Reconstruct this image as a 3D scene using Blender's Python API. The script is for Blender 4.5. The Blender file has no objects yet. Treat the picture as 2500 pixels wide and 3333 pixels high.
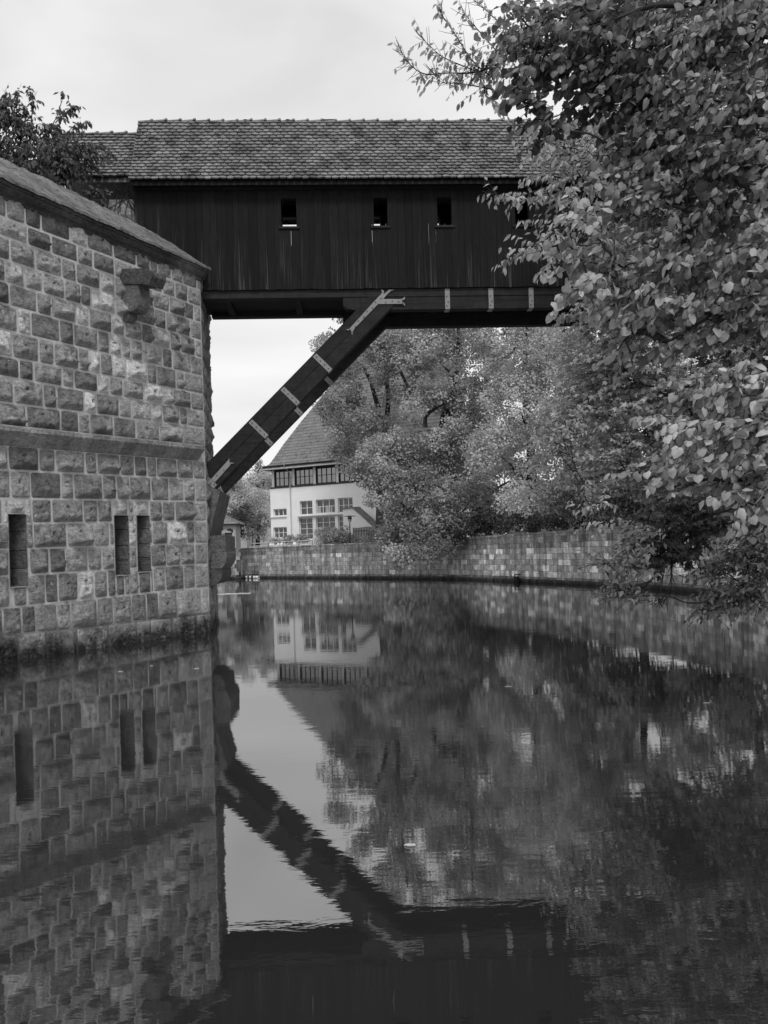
import bpy, bmesh, math, random
import numpy as np
from mathutils import Vector, Matrix, noise
from mathutils.geometry import tessellate_polygon

# ------------------------------------------------------------------ camera, sky, sun, exposure
SC = bpy.context.scene
COL = SC.collection
W0, H0 = 2500.0, 3333.0
FPX, HOR, CAMH = 2680.0, 1790.0, 2.2          # focal length and horizon of the photograph in its own pixels; eye above the water
ROLL = math.atan(0.0285)                       # the photograph leans a little
CT, ST = math.cos(ROLL), math.sin(ROLL)
CX, CY = W0 / 2, H0 / 2

def unroll(px, py):
    dx, dy = px - CX, py - CY
    return CX + dx * CT - dy * ST, CY + dx * ST + dy * CT

def P(px, py, Y):
    """world point at distance Y seen at pixel (px, py) of the photograph"""
    x, y = unroll(px, py)
    return Vector(((x - CX) / FPX * Y, Y, CAMH + (HOR - y) / FPX * Y))

cam_d = bpy.data.cameras.new("camera")
cam = bpy.data.objects.new("camera", cam_d)
COL.objects.link(cam)
SC.camera = cam
cam_d.sensor_fit = 'HORIZONTAL'
cam_d.sensor_width = 36.0
cam_d.lens = 36.0 * FPX / W0
ppx = CX + (HOR - CY) * ST
ppy = CY + (HOR - CY) * CT
cam_d.shift_x = -(ppx - CX) / W0
cam_d.shift_y = (ppy - CY) / W0
cam_d.clip_start, cam_d.clip_end = 0.1, 6000.0
rc = Vector((CT, 0, -ST)); uc = Vector((ST, 0, CT)); bc = Vector((0, -1, 0))
m = Matrix((rc, uc, bc)).transposed().to_4x4()
m.translation = Vector((0, 0, CAMH))
cam.matrix_world = m

SUN_EL, SUN_ROT = math.radians(54), math.radians(170)
wd = bpy.data.worlds.new("World")
SC.world = wd
wd.use_nodes = True
nt = wd.node_tree
nt.nodes.clear()
def WN(t, **kw):
    n = nt.nodes.new(t)
    for k, v in kw.items():
        setattr(n, k, v)
    return n
wout = WN('ShaderNodeOutputWorld')
wbg = WN('ShaderNodeBackground')
wbg.inputs['Strength'].default_value = 0.1
sky = WN('ShaderNodeTexSky', sky_type='NISHITA', sun_disc=False, sun_elevation=SUN_EL, sun_rotation=SUN_ROT)
wbw = WN('ShaderNodeRGBToBW')
nt.links.new(sky.outputs[0], wbw.inputs[0])
wtc = WN('ShaderNodeTexCoord')
wmp = WN('ShaderNodeMapping')
wmp.inputs['Scale'].default_value = (1.2, 1.2, 3.4)
nt.links.new(wtc.outputs['Generated'], wmp.inputs[0])
wno = WN('ShaderNodeTexNoise')
wno.inputs['Scale'].default_value = 2.1
wno.inputs['Detail'].default_value = 4.0
wno.inputs['Roughness'].default_value = 0.48
wno.inputs['Distortion'].default_value = 0.5
nt.links.new(wmp.outputs[0], wno.inputs['Vector'])
wmr = WN('ShaderNodeMapRange')
for k, v in zip(('From Min', 'From Max', 'To Min', 'To Max'), (0.30, 0.66, 6.5, 8.7)):
    wmr.inputs[k].default_value = v
nt.links.new(wno.outputs[0], wmr.inputs[0])
wmix = WN('ShaderNodeMix')
wmix.data_type = 'FLOAT'
wmix.inputs[0].default_value = 0.93          # an overcast deck hides nearly all of the clear sky
nt.links.new(wbw.outputs[0], wmix.inputs[2])
nt.links.new(wmr.outputs[0], wmix.inputs[3])
nt.links.new(wmix.outputs[0], wbg.inputs['Color'])
nt.links.new(wbg.outputs[0], wout.inputs[0])

sun_d = bpy.data.lights.new("sun", 'SUN')
sun_d.energy = 1.5
sun_d.angle = math.radians(12)
sun_d.color = (1.0, 1.0, 1.0)                # the photograph is black and white
sun = bpy.data.objects.new("sun", sun_d)
COL.objects.link(sun)
sdir = Vector((math.sin(SUN_ROT) * math.cos(SUN_EL), math.cos(SUN_ROT) * math.cos(SUN_EL), math.sin(SUN_EL)))
sun.rotation_euler = sdir.to_track_quat('Z', 'Y').to_euler()

SC.view_settings.view_transform = 'Standard'
SC.view_settings.look = 'None'
SC.view_settings.exposure = 0.25
SC.view_settings.gamma = 1.0
SC.view_settings.use_curve_mapping = False
SC.cycles.max_bounces = 8
SC.cycles.transparent_max_bounces = 8

# ------------------------------------------------------------------ helpers
R = random.Random(7)
NR = np.random.default_rng(11)

def tag(o, label=None, cat=None, group=None, kind=None):
    for k, v in (('label', label), ('category', cat), ('group', group), ('kind', kind)):
        if v:
            o[k] = v
    return o

def empty(name, loc, label=None, cat=None, group=None):
    o = bpy.data.objects.new(name, None)
    COL.objects.link(o)
    o.location = loc
    o.empty_display_size = 0.3
    return tag(o, label, cat, group)

def link_mesh(name, me, mat, parent=None):
    o = bpy.data.objects.new(name, me)
    COL.objects.link(o)
    if mat:
        me.materials.append(mat)
    if parent is not None:
        o.parent = parent
        o.matrix_parent_inverse = Matrix.Translation(-Vector(parent_world(parent)))
    return o

def parent_world(p):
    v = Vector(p.location)
    q = p.parent
    while q is not None:
        if q.type == 'EMPTY':
            v = v + Vector(q.location)
        q = q.parent
    return v if p.type == 'EMPTY' else Vector((0, 0, 0))

def smooth(me):
    me.polygons.foreach_set('use_smooth', np.ones(len(me.polygons), dtype=bool))

class MB:
    """collects shapes and links them as ONE mesh object"""
    def __init__(self):
        self.v, self.f, self.t, self.cur = [], [], [], 0.5
    def add(self, vs, fs):
        b = len(self.v)
        self.v += [tuple(p) for p in vs]
        self.t += [self.cur] * len(vs)
        self.f += [tuple(i + b for i in f) for f in fs]
    def hexa(self, p):                         # 8 corners: bottom ring 0-3, top ring 4-7
        self.add(p, [(3, 2, 1, 0), (4, 5, 6, 7), (0, 1, 5, 4), (1, 2, 6, 5), (2, 3, 7, 6), (3, 0, 4, 7)])
    def box(self, fr, u0, u1, v0, v1, z0, z1):
        if v0 > v1:
            v0, v1 = v1, v0
        self.hexa([fr.pt(u0, v1, z0), fr.pt(u1, v1, z0), fr.pt(u1, v0, z0), fr.pt(u0, v0, z0),
                   fr.pt(u0, v1, z1), fr.pt(u1, v1, z1), fr.pt(u1, v0, z1), fr.pt(u0, v0, z1)])
    def prism(self, ring0, ring1):
        n = len(ring0)
        fs = [tuple(range(n)), tuple(range(2 * n - 1, n - 1, -1))]
        fs += [(i, i + n, (i + 1) % n + n, (i + 1) % n) for i in range(n)]
        self.add(list(ring0) + list(ring1), fs)
    def tube(self, pts, rad, sides=6, cap=True):
        pts = [Vector(p) for p in pts]
        n = len(pts)
        if not hasattr(rad, '__len__'):
            rad = [rad] * n
        b = len(self.v)
        for i in range(n):
            d = (pts[min(i + 1, n - 1)] - pts[max(i - 1, 0)])
            d = d.normalized() if d.length > 1e-9 else Vector((0, 0, 1))
            a = Vector((0, 0, 1)) if abs(d.z) < 0.9 else Vector((1, 0, 0))
            x = d.cross(a).normalized(); y = d.cross(x)
            for k in range(sides):
                an = 2 * math.pi * k / sides
                self.v.append(tuple(pts[i] + (x * math.cos(an) + y * math.sin(an)) * rad[i]))
                self.t.append(self.cur)
        for i in range(n - 1):
            for k in range(sides):
                a0 = b + i * sides + k; a1 = b + i * sides + (k + 1) % sides
                self.f.append((a0, a1, a1 + sides, a0 + sides))
        if cap:
            self.f.append(tuple(b + k for k in range(sides)))
            self.f.append(tuple(b + (n - 1) * sides + k for k in range(sides - 1, -1, -1)))
    def lathe(self, c, prof, sides=12):
        c = Vector(c)
        b = len(self.v)
        for r, z in prof:
            for k in range(sides):
                a = 2 * math.pi * k / sides
                self.v.append((c.x + r * math.cos(a), c.y + r * math.sin(a), c.z + z)); self.t.append(self.cur)
        for i in range(len(prof) - 1):
            for k in range(sides):
                a0 = b + i * sides + k; a1 = b + i * sides + (k + 1) % sides
                self.f.append((a0, a1, a1 + sides, a0 + sides))
    def build(self, name, mat, parent=None, sm=False, fix=False):
        me = bpy.data.meshes.new(name)
        me.from_pydata(self.v, [], self.f)
        at = me.attributes.new('tone', 'FLOAT', 'POINT')
        at.data.foreach_set('value', np.array(self.t, dtype=np.float32))
        if fix:
            bm = bmesh.new(); bm.from_mesh(me)
            bmesh.ops.recalc_face_normals(bm, faces=bm.faces)
            bm.to_mesh(me); bm.free()
        if sm:
            smooth(me)
        me.update()
        return link_mesh(name, me, mat, parent)

class Frame:
    """a vertical plane standing in plan: u runs along it, v comes out of it, z is up"""
    def __init__(self, o, e):
        self.o = Vector((o[0], o[1])); self.e = Vector((e[0], e[1])).normalized()
        self.n = Vector((self.e.y, -self.e.x))
    def pt(self, u, v, z):
        q = self.o + self.e * u + self.n * v
        return Vector((q.x, q.y, z))
    def uz(self, px, py, v=0.0):
        x, y = unroll(px, py)
        d = Vector(((x - CX) / FPX, 1.0))
        o = self.o + self.n * v
        t = o.dot(self.n) / d.dot(self.n)
        q = d * t
        return (q - o).dot(self.e), CAMH + (HOR - y) / FPX * t
    def u(self, px, py, v=0.0): return self.uz(px, py, v)[0]
    def z(self, px, py, v=0.0): return self.uz(px, py, v)[1]
    def at(self, px, py, v=0.0):
        a, b = self.uz(px, py, v)
        return self.pt(a, v, b)

# ------------------------------------------------------------------ materials (all of them greys: the photograph is black and white)
class NT:
    def __init__(self, name):
        self.m = bpy.data.materials.new(name)
        self.m.use_nodes = True
        self.t = self.m.node_tree
        self.t.nodes.clear()
        self.out = self.n('ShaderNodeOutputMaterial')
    def n(self, typ, ins=None, **kw):
        nd = self.t.nodes.new(typ)
        for k, v in kw.items():
            setattr(nd, k, v)
        for k, v in (ins or {}).items():
            self.set(nd, k, v)
        return nd
    def set(self, nd, k, v):
        s = nd.inputs[k]
        if hasattr(v, 'is_output') or isinstance(v, bpy.types.NodeSocket):
            self.t.links.new(v, s)
        elif s.type == 'RGBA' and not hasattr(v, '__len__'):
            s.default_value = (v, v, v, 1)
        else:
            s.default_value = v
    def math(self, op, a, b=None, c=None, clamp=False):
        nd = self.n('ShaderNodeMath', operation=op, use_clamp=clamp)
        self.set(nd, 0, a)
        if b is not None: self.set(nd, 1, b)
        if c is not None: self.set(nd, 2, c)
        return nd.outputs[0]
    def mixf(self, f, a, b):
        nd = self.n('ShaderNodeMix', data_type='FLOAT')
        self.set(nd, 0, f); self.set(nd, 2, a); self.set(nd, 3, b)
        return nd.outputs[0]
    def rng(self, x, a, b, c, d, smoothstep=False):
        nd = self.n('ShaderNodeMapRange', interpolation_type='SMOOTHSTEP' if smoothstep else 'LINEAR')
        for k, v in zip(('Value', 'From Min', 'From Max', 'To Min', 'To Max'), (x, a, b, c, d)):
            self.set(nd, k, v)
        return nd.outputs[0]
    def pos(self, scale=(1, 1, 1), rot=(0, 0, 0)):
        g = self.n('ShaderNodeNewGeometry').outputs['Position']
        mp = self.n('ShaderNodeMapping', {'Vector': g, 'Scale': scale, 'Rotation': rot})
        return mp.outputs[0]
    def noise(self, scale, detail=3, rough=0.55, vec=None, dist=0.0):
        nd = self.n('ShaderNodeTexNoise', {'Scale': scale, 'Detail': detail, 'Roughness': rough, 'Distortion': dist})
        self.set(nd, 'Vector', vec if vec is not None else self.pos())
        return nd.outputs[0]
    def attr(self, name='tone'):
        return self.n('ShaderNodeAttribute', attribute_name=name).outputs['Fac']
    def posz(self):
        g = self.n('ShaderNodeNewGeometry').outputs['Position']
        return self.n('ShaderNodeSeparateXYZ', {'Vector': g}).outputs[2]
    def bump(self, h, strength=0.5, dist=0.02):
        return self.n('ShaderNodeBump', {'Height': h, 'Strength': strength, 'Distance': dist}).outputs[0]
    def finish(self, val, rough=0.8, normal=None, spec=0.3, metal=0.0):
        p = self.n('ShaderNodeBsdfPrincipled')
        col = self.n('ShaderNodeCombineColor', {'Red': val, 'Green': val, 'Blue': val}).outputs[0]
        self.set(p, 'Base Color', col)
        self.set(p, 'Roughness', rough)
        self.set(p, 'Metallic', metal)
        self.set(p, 'Specular IOR Level', spec)
        if normal is not None: self.set(p, 'Normal', normal)
        self.t.links.new(p.outputs[0], self.out.inputs[0])
        return self.m

def mat_plain(name, v, rough=0.7, var=0.15, scale=3.0, bump=0.15, spec=0.3, metal=0.0, stretch=(1, 1, 1)):
    t = NT(name)
    n1 = t.noise(scale, 4, 0.6, t.pos(stretch)); n2 = t.noise(scale * 9, 3, 0.6, t.pos(stretch))
    f = t.math('ADD', t.rng(n1, 0.25, 0.75, 1 - var, 1 + var), t.rng(n2, 0.3, 0.7, -var * .5, var * .5))
    return t.finish(t.math('MULTIPLY', f, v), rough, t.bump(n2, bump, 0.01), spec, metal)

def mat_ashlar(name, lo, hi, wet=True, fine=1.0, w0=0.05, w1=0.62, streak=False):
    """sandstone: the attribute 'tone' says how pale each stone is"""
    t = NT(name)
    tone = t.attr()
    n1 = t.noise(2.2, 4, 0.6); n2 = t.noise(16 * fine, 5, 0.65)
    bed = t.noise(1.0, 3, 0.6, t.pos((3.0, 3.0, 26.0), (0.12, 0.2, 0.0)), 1.2)
    v = t.rng(tone, 0, 1, lo, hi)
    f = t.math('MULTIPLY', t.rng(n1, 0.3, 0.7, 0.74, 1.24), t.rng(n2, 0.3, 0.72, 0.72, 1.25))
    f = t.math('MULTIPLY', f, t.rng(bed, 0.35, 0.65, 0.86, 1.12))
    v = t.math('MULTIPLY', v, f)
    if streak:                                        # rain has drawn long stains down the stones
        st = t.noise(1.0, 4, 0.65, t.pos((2.6, 2.6, 0.28)))
        v = t.math('MULTIPLY', v, t.rng(st, 0.34, 0.60, 0.50, 1.12))
    if wet:
        jit = 0.28 if w1 > 0.5 else 0.08
        edge = t.math('ADD', t.posz(), t.rng(t.noise(1.7, 4, 0.6), 0.3, 0.7, -jit, jit))
        damp = t.rng(edge, w0, w1, 0.0, 1.0, True)
        alg = t.rng(t.noise(7, 4, 0.7), 0.5, 0.68, 0.10, 0.50)
        v = t.mixf(damp, t.math('MULTIPLY', v, alg), v)
    mid = t.noise(7.5 * fine, 5, 0.7, None, 0.5)
    pit = t.rng(t.noise(19 * fine, 2, 0.5), 0.62, 0.72, 0, 1, True)
    v = t.math('MULTIPLY', v, t.rng(mid, 0.3, 0.7, 0.72, 1.22))
    v = t.mixf(pit, v, t.math('MULTIPLY', v, 0.4))
    h = t.math('ADD', t.math('ADD', t.math('MULTIPLY', n2, 0.45), t.math('MULTIPLY', bed, 0.30)), t.math('MULTIPLY', mid, 1.1))
    return t.finish(v, 0.9, t.bump(h, 1.0, 0.075), 0.2)

def mat_mortar(name, v):
    t = NT(name)
    n1 = t.noise(3, 4, 0.6); n2 = t.noise(45, 3, 0.6)
    f = t.math('MULTIPLY', t.rng(n1, 0.3, 0.7, 0.72, 1.15), t.rng(n2, 0.3, 0.7, 0.85, 1.12))
    val = t.math('MULTIPLY', f, v)
    edge = t.math('ADD', t.posz(), t.rng(t.noise(1.7, 4, 0.6), 0.3, 0.7, -0.28, 0.28))
    val = t.mixf(t.rng(edge, 0.12, 1.25, 0.0, 1.0, True), t.math('MULTIPLY', val, 0.12), val)
    return t.finish(val, 0.95, t.bump(n2, 0.6, 0.02), 0.15)

def mat_wood(name, v, streak=0.0, horizontal=False):
    t = NT(name)
    tone = t.attr()
    st = (1.2, 1.2, 22) if horizontal else (26, 26, 1.1)
    g = t.noise(1.0, 5, 0.62, t.pos(st), 0.6)
    kn = t.noise(2.4, 3, 0.6, t.pos((3, 3, 1.2)))
    val = t.math('MULTIPLY', t.math('MULTIPLY', t.rng(g, 0.3, 0.7, 0.6, 1.5), t.rng(kn, 0.3, 0.7, 0.75, 1.3)), t.math('MULTIPLY', t.rng(tone, 0, 1, 0.6, 1.5), v))
    if streak:
        # weathered, silvery streaks where rain has washed the foot of the boards
        s = t.noise(1.0, 3, 0.6, t.pos((30, 30, 0.55)), 0.3)
        reach = t.rng(t.math('SUBTRACT', t.posz(), t.attr('foot')), -0.02, 1.7, 1.0, 0.0)
        s2 = t.noise(1.0, 2, 0.5, t.pos((3.2, 3.2, 0.2)))
        f = t.math('MULTIPLY', t.math('MULTIPLY', t.rng(s, 0.50, 0.66, 0, 1, True), t.rng(s2, 0.42, 0.62, 0, 1, True)), reach)
        val = t.mixf(f, val, streak)
    return t.finish(val, 0.8, t.bump(g, 0.5, 0.01), 0.2)

def mat_tile(name, lo, hi):
    t = NT(name)
    tone = t.attr()
    n1 = t.noise(0.9, 3, 0.6); n2 = t.noise(28, 4, 0.7); n3 = t.noise(9, 3, 0.6)
    v = t.math('MULTIPLY', t.rng(tone, 0, 1, lo, hi), t.rng(n3, 0.3, 0.7, 0.75, 1.25))
    lich = t.math('MULTIPLY', t.rng(n2, 0.56, 0.66, 0, 1, True), t.rng(n1, 0.38, 0.6, 0.15, 0.95))
    v = t.mixf(lich, v, hi * 2.1)
    moss = t.math('MULTIPLY', t.rng(t.noise(2.3, 4, 0.65), 0.52, 0.66, 0, 1, True), 0.75)
    v = t.mixf(moss, v, lo * 0.55)
    return t.finish(v, 0.75, t.bump(n2, 0.5, 0.012), 0.3)

def mat_leaf(name, lo, hi, trans=0.35, gloss=0.12):
    t = NT(name)
    tone = t.attr()
    n = t.noise(30, 2, 0.5)
    v = t.math('MULTIPLY', t.rng(tone, 0, 1, lo, hi), t.rng(n, 0.3, 0.7, 0.85, 1.15))
    col = t.n('ShaderNodeCombineColor', {'Red': v, 'Green': v, 'Blue': v}).outputs[0]
    d = t.n('ShaderNodeBsdfPrincipled', {'Base Color': col, 'Roughness': 0.55, 'Specular IOR Level': gloss * 2})
    tr = t.n('ShaderNodeBsdfTranslucent', {'Color': col})
    mx = t.n('ShaderNodeMixShader', {'Fac': trans})
    t.t.links.new(d.outputs[0], mx.inputs[1]); t.t.links.new(tr.outputs[0], mx.inputs[2])
    t.t.links.new(mx.outputs[0], t.out.inputs[0])
    return t.m

def mat_glass(name, ior=1.8):
    t = NT(name)
    n = t.noise(1.1, 2, 0.5)
    m_ = t.finish(t.rng(n, 0.4, 0.6, 0.015, 0.04), 0.04, None, 0.5)
    for nd in t.t.nodes:
        if nd.type == 'BSDF_PRINCIPLED': nd.inputs['IOR'].default_value = ior
    return m_

def mat_slab(name):
    t = NT(name)
    n1 = t.noise(1.6, 4, 0.65); n2 = t.noise(1.0, 5, 0.7, t.pos((9, 22, 22)))
    v = t.math('MULTIPLY', t.rng(n1, .3, .7, .5, 1.3), .19)
    v = t.mixf(t.rng(n2, .58, .68, 0, .8, True), v, .36)
    v = t.mixf(t.rng(t.noise(6, 4, .7), .5, .66, 0, .8, True), v, .035)
    return t.finish(v, .95, t.bump(n2, 1.0, .04), .15)

def mat_iron(name, v):
    t = NT(name)
    n = t.noise(5, 4, 0.6)
    return t.finish(t.math('MULTIPLY', t.math('MULTIPLY', t.rng(n, .3, .7, .85, 1.12), t.rng(t.attr(), 0, .5, .25, 1.0)), v), 0.55, None, 0.3)

def mat_bark(name, v):
    t = NT(name)
    n = t.noise(1.0, 4, 0.65, t.pos((14, 14, 3)))
    return t.finish(t.math('MULTIPLY', t.rng(n, 0.3, 0.7, 0.5, 1.5), v), 0.95, t.bump(n, 0.8, 0.03), 0.1)

def mat_water(name):
    t = NT(name)
    big = t.noise(1.0, 3, 0.5, t.pos((0.9, 2.6, 1)))
    small = t.noise(1.0, 3, 0.55, t.pos((4.2, 12.0, 1)), 0.4)
    calm = t.noise(1.0, 2, 0.5, t.pos((0.10, 0.16, 1)))
    h = t.math('ADD', t.math('MULTIPLY', big, 0.0032), t.math('MULTIPLY', t.math('MULTIPLY', small, t.rng(calm, 0.38, 0.62, 0.35, 1.0)), 0.0017))
    nb = t.n('ShaderNodeBump', {'Height': h, 'Strength': 1.0, 'Distance': 0.32}).outputs[0]
    body = t.n('ShaderNodeBsdfDiffuse', {'Color': 0.020})
    gl = t.n('ShaderNodeBsdfGlossy', {'Color': 0.94, 'Roughness': 0.012, 'Normal': nb})
    fr = t.n('ShaderNodeFresnel', {'IOR': 3.7, 'Normal': nb})
    mx = t.n('ShaderNodeMixShader', {'Fac': fr.outputs[0]})
    t.t.links.new(body.outputs[0], mx.inputs[1]); t.t.links.new(gl.outputs[0], mx.inputs[2])
    t.t.links.new(mx.outputs[0], t.out.inputs[0])
    return t.m

M = dict(
    stone=mat_ashlar('tower_sandstone', 0.115, 0.70), mortar=mat_mortar('lime_mortar', 0.50),
    dressed=mat_ashlar('dressed_sandstone', 0.05, 0.46, False), quay=mat_ashlar('quay_sandstone', 0.13, 1.15, True, 0.5, -0.1, 0.42, True),
    quay_joint=mat_mortar('quay_joint', 0.12), slab=mat_slab('mossy_slab'),
    dark=mat_plain('shade_and_fender_black', 0.012, 0.9), plank=mat_wood('tarred_planks', 0.0055, 0.075), beam=mat_wood('tarred_beam', 0.016, 0, True),
    iron=mat_iron('painted_iron', 0.24), dark_iron=mat_plain('dark_iron', 0.03, 0.5, 0.1, 4, 0.05),
    bolt=mat_plain('iron_bolt', 0.06, 0.5), tile=mat_tile('old_clay_tile', 0.075, 0.25), ridge=mat_tile('ridge_clay_tile', 0.10, 0.22),
    far_tile=mat_tile('far_clay_tile', 0.15, 0.22), render=mat_plain('white_render', 0.88, 0.9, 0.05, 1.2, 0.05),
    white=mat_plain('white_paint', 0.78, 0.5, 0.04, 5, 0.05), grey_wood=mat_plain('brown_frame', 0.045, 0.6), glass=mat_glass('window_glass'), attic_glass=mat_glass('attic_glass', 2.9),
    pale=mat_plain('pale_render', 0.42, 0.9, 0.2, 1.5, 0.2), zinc=mat_plain('zinc_pipe', 0.42, 0.5, 0.1), rail=mat_plain('galvanised_rail', 0.5, 0.5),
    paint=mat_plain('spray_paint', 0.035, 0.6), ground=mat_plain('ground_soil', 0.09, 0.95, 0.4, 1.5, 0.5), bed=mat_plain('river_mud', 0.02, 0.9),
    bark=mat_bark('tree_bark', 0.045), twig=mat_plain('twig_bark', 0.035, 0.9), picket=mat_plain('grey_picket', 0.10, 0.9),
    curtain=mat_plain('curtain_cloth', 0.5, 0.9, 0.15, 6, 0.2), water=mat_water('river_water'))
# ------------------------------------------------------------------ masonry of rough blocks
def smoothstep(a, b, x):
    t = min(1.0, max(0.0, (x - a) / (b - a)))
    return t * t * (3 - 2 * t)

def ticks(w, step):
    e = [0.0, 0.012, 0.035, 0.07]
    if w < 0.2:
        return [w * k / 5 for k in range(6)]
    n = max(2, int((w - 0.14) / step))
    return e + [0.07 + (w - 0.14) * k / n for k in range(1, n)] + [w - x for x in reversed(e)]

def rough_block(mb, fr, u0, u1, zb, zt, rnd, tone, boss, rough, hole=True, step=0.042):
    """one rusticated stone; zb(u) and zt(u) are its bed joints"""
    w = u1 - u0
    h = (zt(0.5 * (u0 + u1)) - zb(0.5 * (u0 + u1)))
    if w < 0.05 or h < 0.05:
        return
    sx, sz = ticks(w, step), ticks(h, step)
    off = (rnd.uniform(-50, 50), rnd.uniform(-50, 50))
    rad = rnd.uniform(0.03, 0.075)
    mg = rnd.uniform(0.0, 0.03)
    lift = rnd.uniform(0.0, 0.022)
    ju = [rnd.uniform(-.012, .012) for _ in range(4)]
    hx, hz = rnd.uniform(.4, .6) * w, rnd.uniform(.5, .7) * h
    b = len(mb.v)
    skew = rnd.uniform(-0.5, 0.5)
    lumps = [(rnd.uniform(.25, .75), rnd.uniform(.18, .42), rnd.uniform(.16, .34), rnd.uniform(.10, .2), rnd.uniform(.3, 1.0)) for _ in range(rnd.choice([1, 1, 2]))]
    for z in sz:
        for x in sx:
            cx, cz = min(x, w - x), min(z, h - z)
            if cx < rad and cz < rad:
                d = rad - math.hypot(rad - cx, rad - cz)
            else:
                d = min(cx, cz)
            s, q = x / w, z / h
            nz = noise.fractal(Vector((x * 3.2 + off[0], z * 3.2 + off[1], 1.7)), 0.9, 2.1, 4)
            nf = noise.fractal(Vector((x * 13 + off[0], z * 13 + off[1], 4.1)), 0.8, 2.1, 3)
            edge = 0.045 + mg + 0.03 * nz
            o = -0.02 + 0.035 * smoothstep(0, 0.02, d)
            low = smoothstep(0.07, 0.15 + 0.09 * nz, q) * (1.0 - 0.8 * smoothstep(0.22, 1.0, q))
            bo = smoothstep(edge, edge + 0.07, d) * boss * (0.35 + 0.9 * low + 0.6 * nz + skew * (s - .5))
            for lx, lz, wx, wz_, la in lumps:
                bo += boss * 1.1 * la * math.exp(-((s - lx) / wx) ** 2 - ((q - lz) / wz_) ** 2) * (1 + 1.1 * nf) * smoothstep(0, .07, d)
            o += bo + lift * smoothstep(0, .03, d) + rough * nf * smoothstep(0.02, 0.07, d)
            tn = tone * (1 + 0.25 * nz)
            if hole:
                hd = math.hypot(x - hx, z - hz)
                if hd < 0.035:
                    o -= 0.05; tn = 0.0  # small hole: the shade inside it is put into the tone
            uu = u0 + x + (ju[0] * (1 - q) + ju[1] * q) * (1 - s) + (ju[2] * (1 - q) + ju[3] * q) * s
            zz = zb(uu) + (zt(uu) - zb(uu)) * q
            mb.v.append(tuple(fr.pt(uu, o, zz))); mb.t.append(max(0, min(1, tn)))
    nx = len(sx)
    for j in range(len(sz) - 1):
        for i in range(nx - 1):
            a = b + j * nx + i
            mb.f.append((a, a + 1, a + 1 + nx, a + nx))

def pick(rnd, pale=0.1):
    k = rnd.random()
    tone = rnd.uniform(0.62, 0.95) if k < pale else rnd.uniform(0.08, 0.30) if k < 0.45 else rnd.uniform(0.22, 0.5)
    boss = rnd.choice([0.015, 0.04, 0.06, 0.08, 0.11])
    rough = rnd.choice([0.015, 0.03, 0.045, 0.06])
    return tone, boss, rough

# ------------------------------------------------------------------ the stone bastion on the left
def depth_at(px, py):
    x, y = unroll(px, py)
    return FPX * CAMH / (y - HOR)
YL, YC = depth_at(0, 2154), depth_at(683, 2055)
pL, pC = P(0, 2154, YL), P(683, 2055, YC)
F1 = Frame((pL.x, pL.y), (pC.x - pL.x, pC.y - pL.y))
UC = (Vector((pC.x, pC.y)) - Vector((pL.x, pL.y))).length
pD = Vector((-5.62, YC + 3.5, 0))
F2 = Frame((pC.x, pC.y), (pD.x - pC.x, pD.y - pC.y))
U2 = (Vector((pD.x, pD.y)) - Vector((pC.x, pC.y))).length
UL = -4.5
tower = empty('stone_bastion', (pC.x - 2, pC.y, 0), 'massive sandstone bastion of rough bossed blocks rising straight out of the river', 'bastion')

def lin(zl, zr, ul=0.0, ur=None):
    ur = UC - 0.25 if ur is None else ur
    return lambda u: zl + (zr - zl) * max(-0.6, min(1.05, (u - ul) / (ur - ul)))
# bed joints (photo rows at the left edge of the frame and at the corner) and upright joints
BEDS = [(606, 884), (702, 945), (765, 998), (841, 1049), (913, 1107), (986, 1164), (1070, 1222), (1157, 1281), (1224, 1336), (1309, 1390), (1387, 1452),
        (1447, 1500), (1530, 1560), (1622, 1632), (1705, 1696), (1789, 1768), (1877, 1836), (1980, 1912), (2070, 2000), (2190, 2090)]
JOINTS = [
    [80, 133, 228, 282, 367, 443, 487, 512, 557, 594, 640], [89, 166, 251, 302, 371, 430, 485, 527, 569, 610],
    [32, 113, 200, 247, 326, 373, 440, 498, 551, 601, 630], [78, 139, 210, 262, 296, 375, 439, 503, 539, 575, 619],
    [30, 119, 166, 247, 289, 363, 403, 461, 495, 553, 587, 634], [55, 100, 193, 239, 318, 355, 395, 425, 463, 528, 561, 621],
    [39, 126, 175, 255, 288, 327, 365, 410, 478, 510, 572, 599], [62, 110, 202, 241, 317, 355, 400, 467, 528, 562, 621],
    [43, 140, 184, 273, 313, 387, 426, 492, 528, 583, 609], [85, 197, 255, 292, 368, 442, 519, 595], None,
    [26, 126, 180, 277, 315, 390, 437, 477, 509, 576, 628], [33, 99, 198, 239, 333, 379, 421, 491, 549, 598, 634],
    [8, 102, 167, 270, 317, 364, 435, 487, 528, 570, 630], [28, 108, 218, 305, 356, 378, 444, 495, 545, 608, 633],
    [30, 95, 160, 214, 286, 332, 376, 445, 491, 540, 587, 634], [42, 86, 147, 189, 254, 306, 350, 405, 452, 498, 538, 598, 634],
    [70, 115, 184, 229, 315, 368, 427, 477, 515, 576, 655], [60, 150, 250, 352, 445, 490, 560, 640]]
PALE = {(2, 5): .6, (4, 4): .85, (5, 6): .8, (5, 9): .7, (6, 0): .9, (6, 5): .95, (6, 8): 1.0, (7, 5): .85, (7, 8): .95, (7, 9): .75, (8, 4): .9, (8, 8): .8, (1, 0): .5,
        (3, 1): .55, (13, 1): .75, (13, 6): .6, (13, 7): .65, (0, 1): .02, (0, 2): .02, (1, 1): .05, (0, 5): .06, (4, 9): .7, (14, 3): .4, (9, 7): .5}
beds = [lin(F1.z(0, a), F1.z(650, b)) for a, b in BEDS]
rnd = random.Random(21)
HOLES = []
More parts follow.
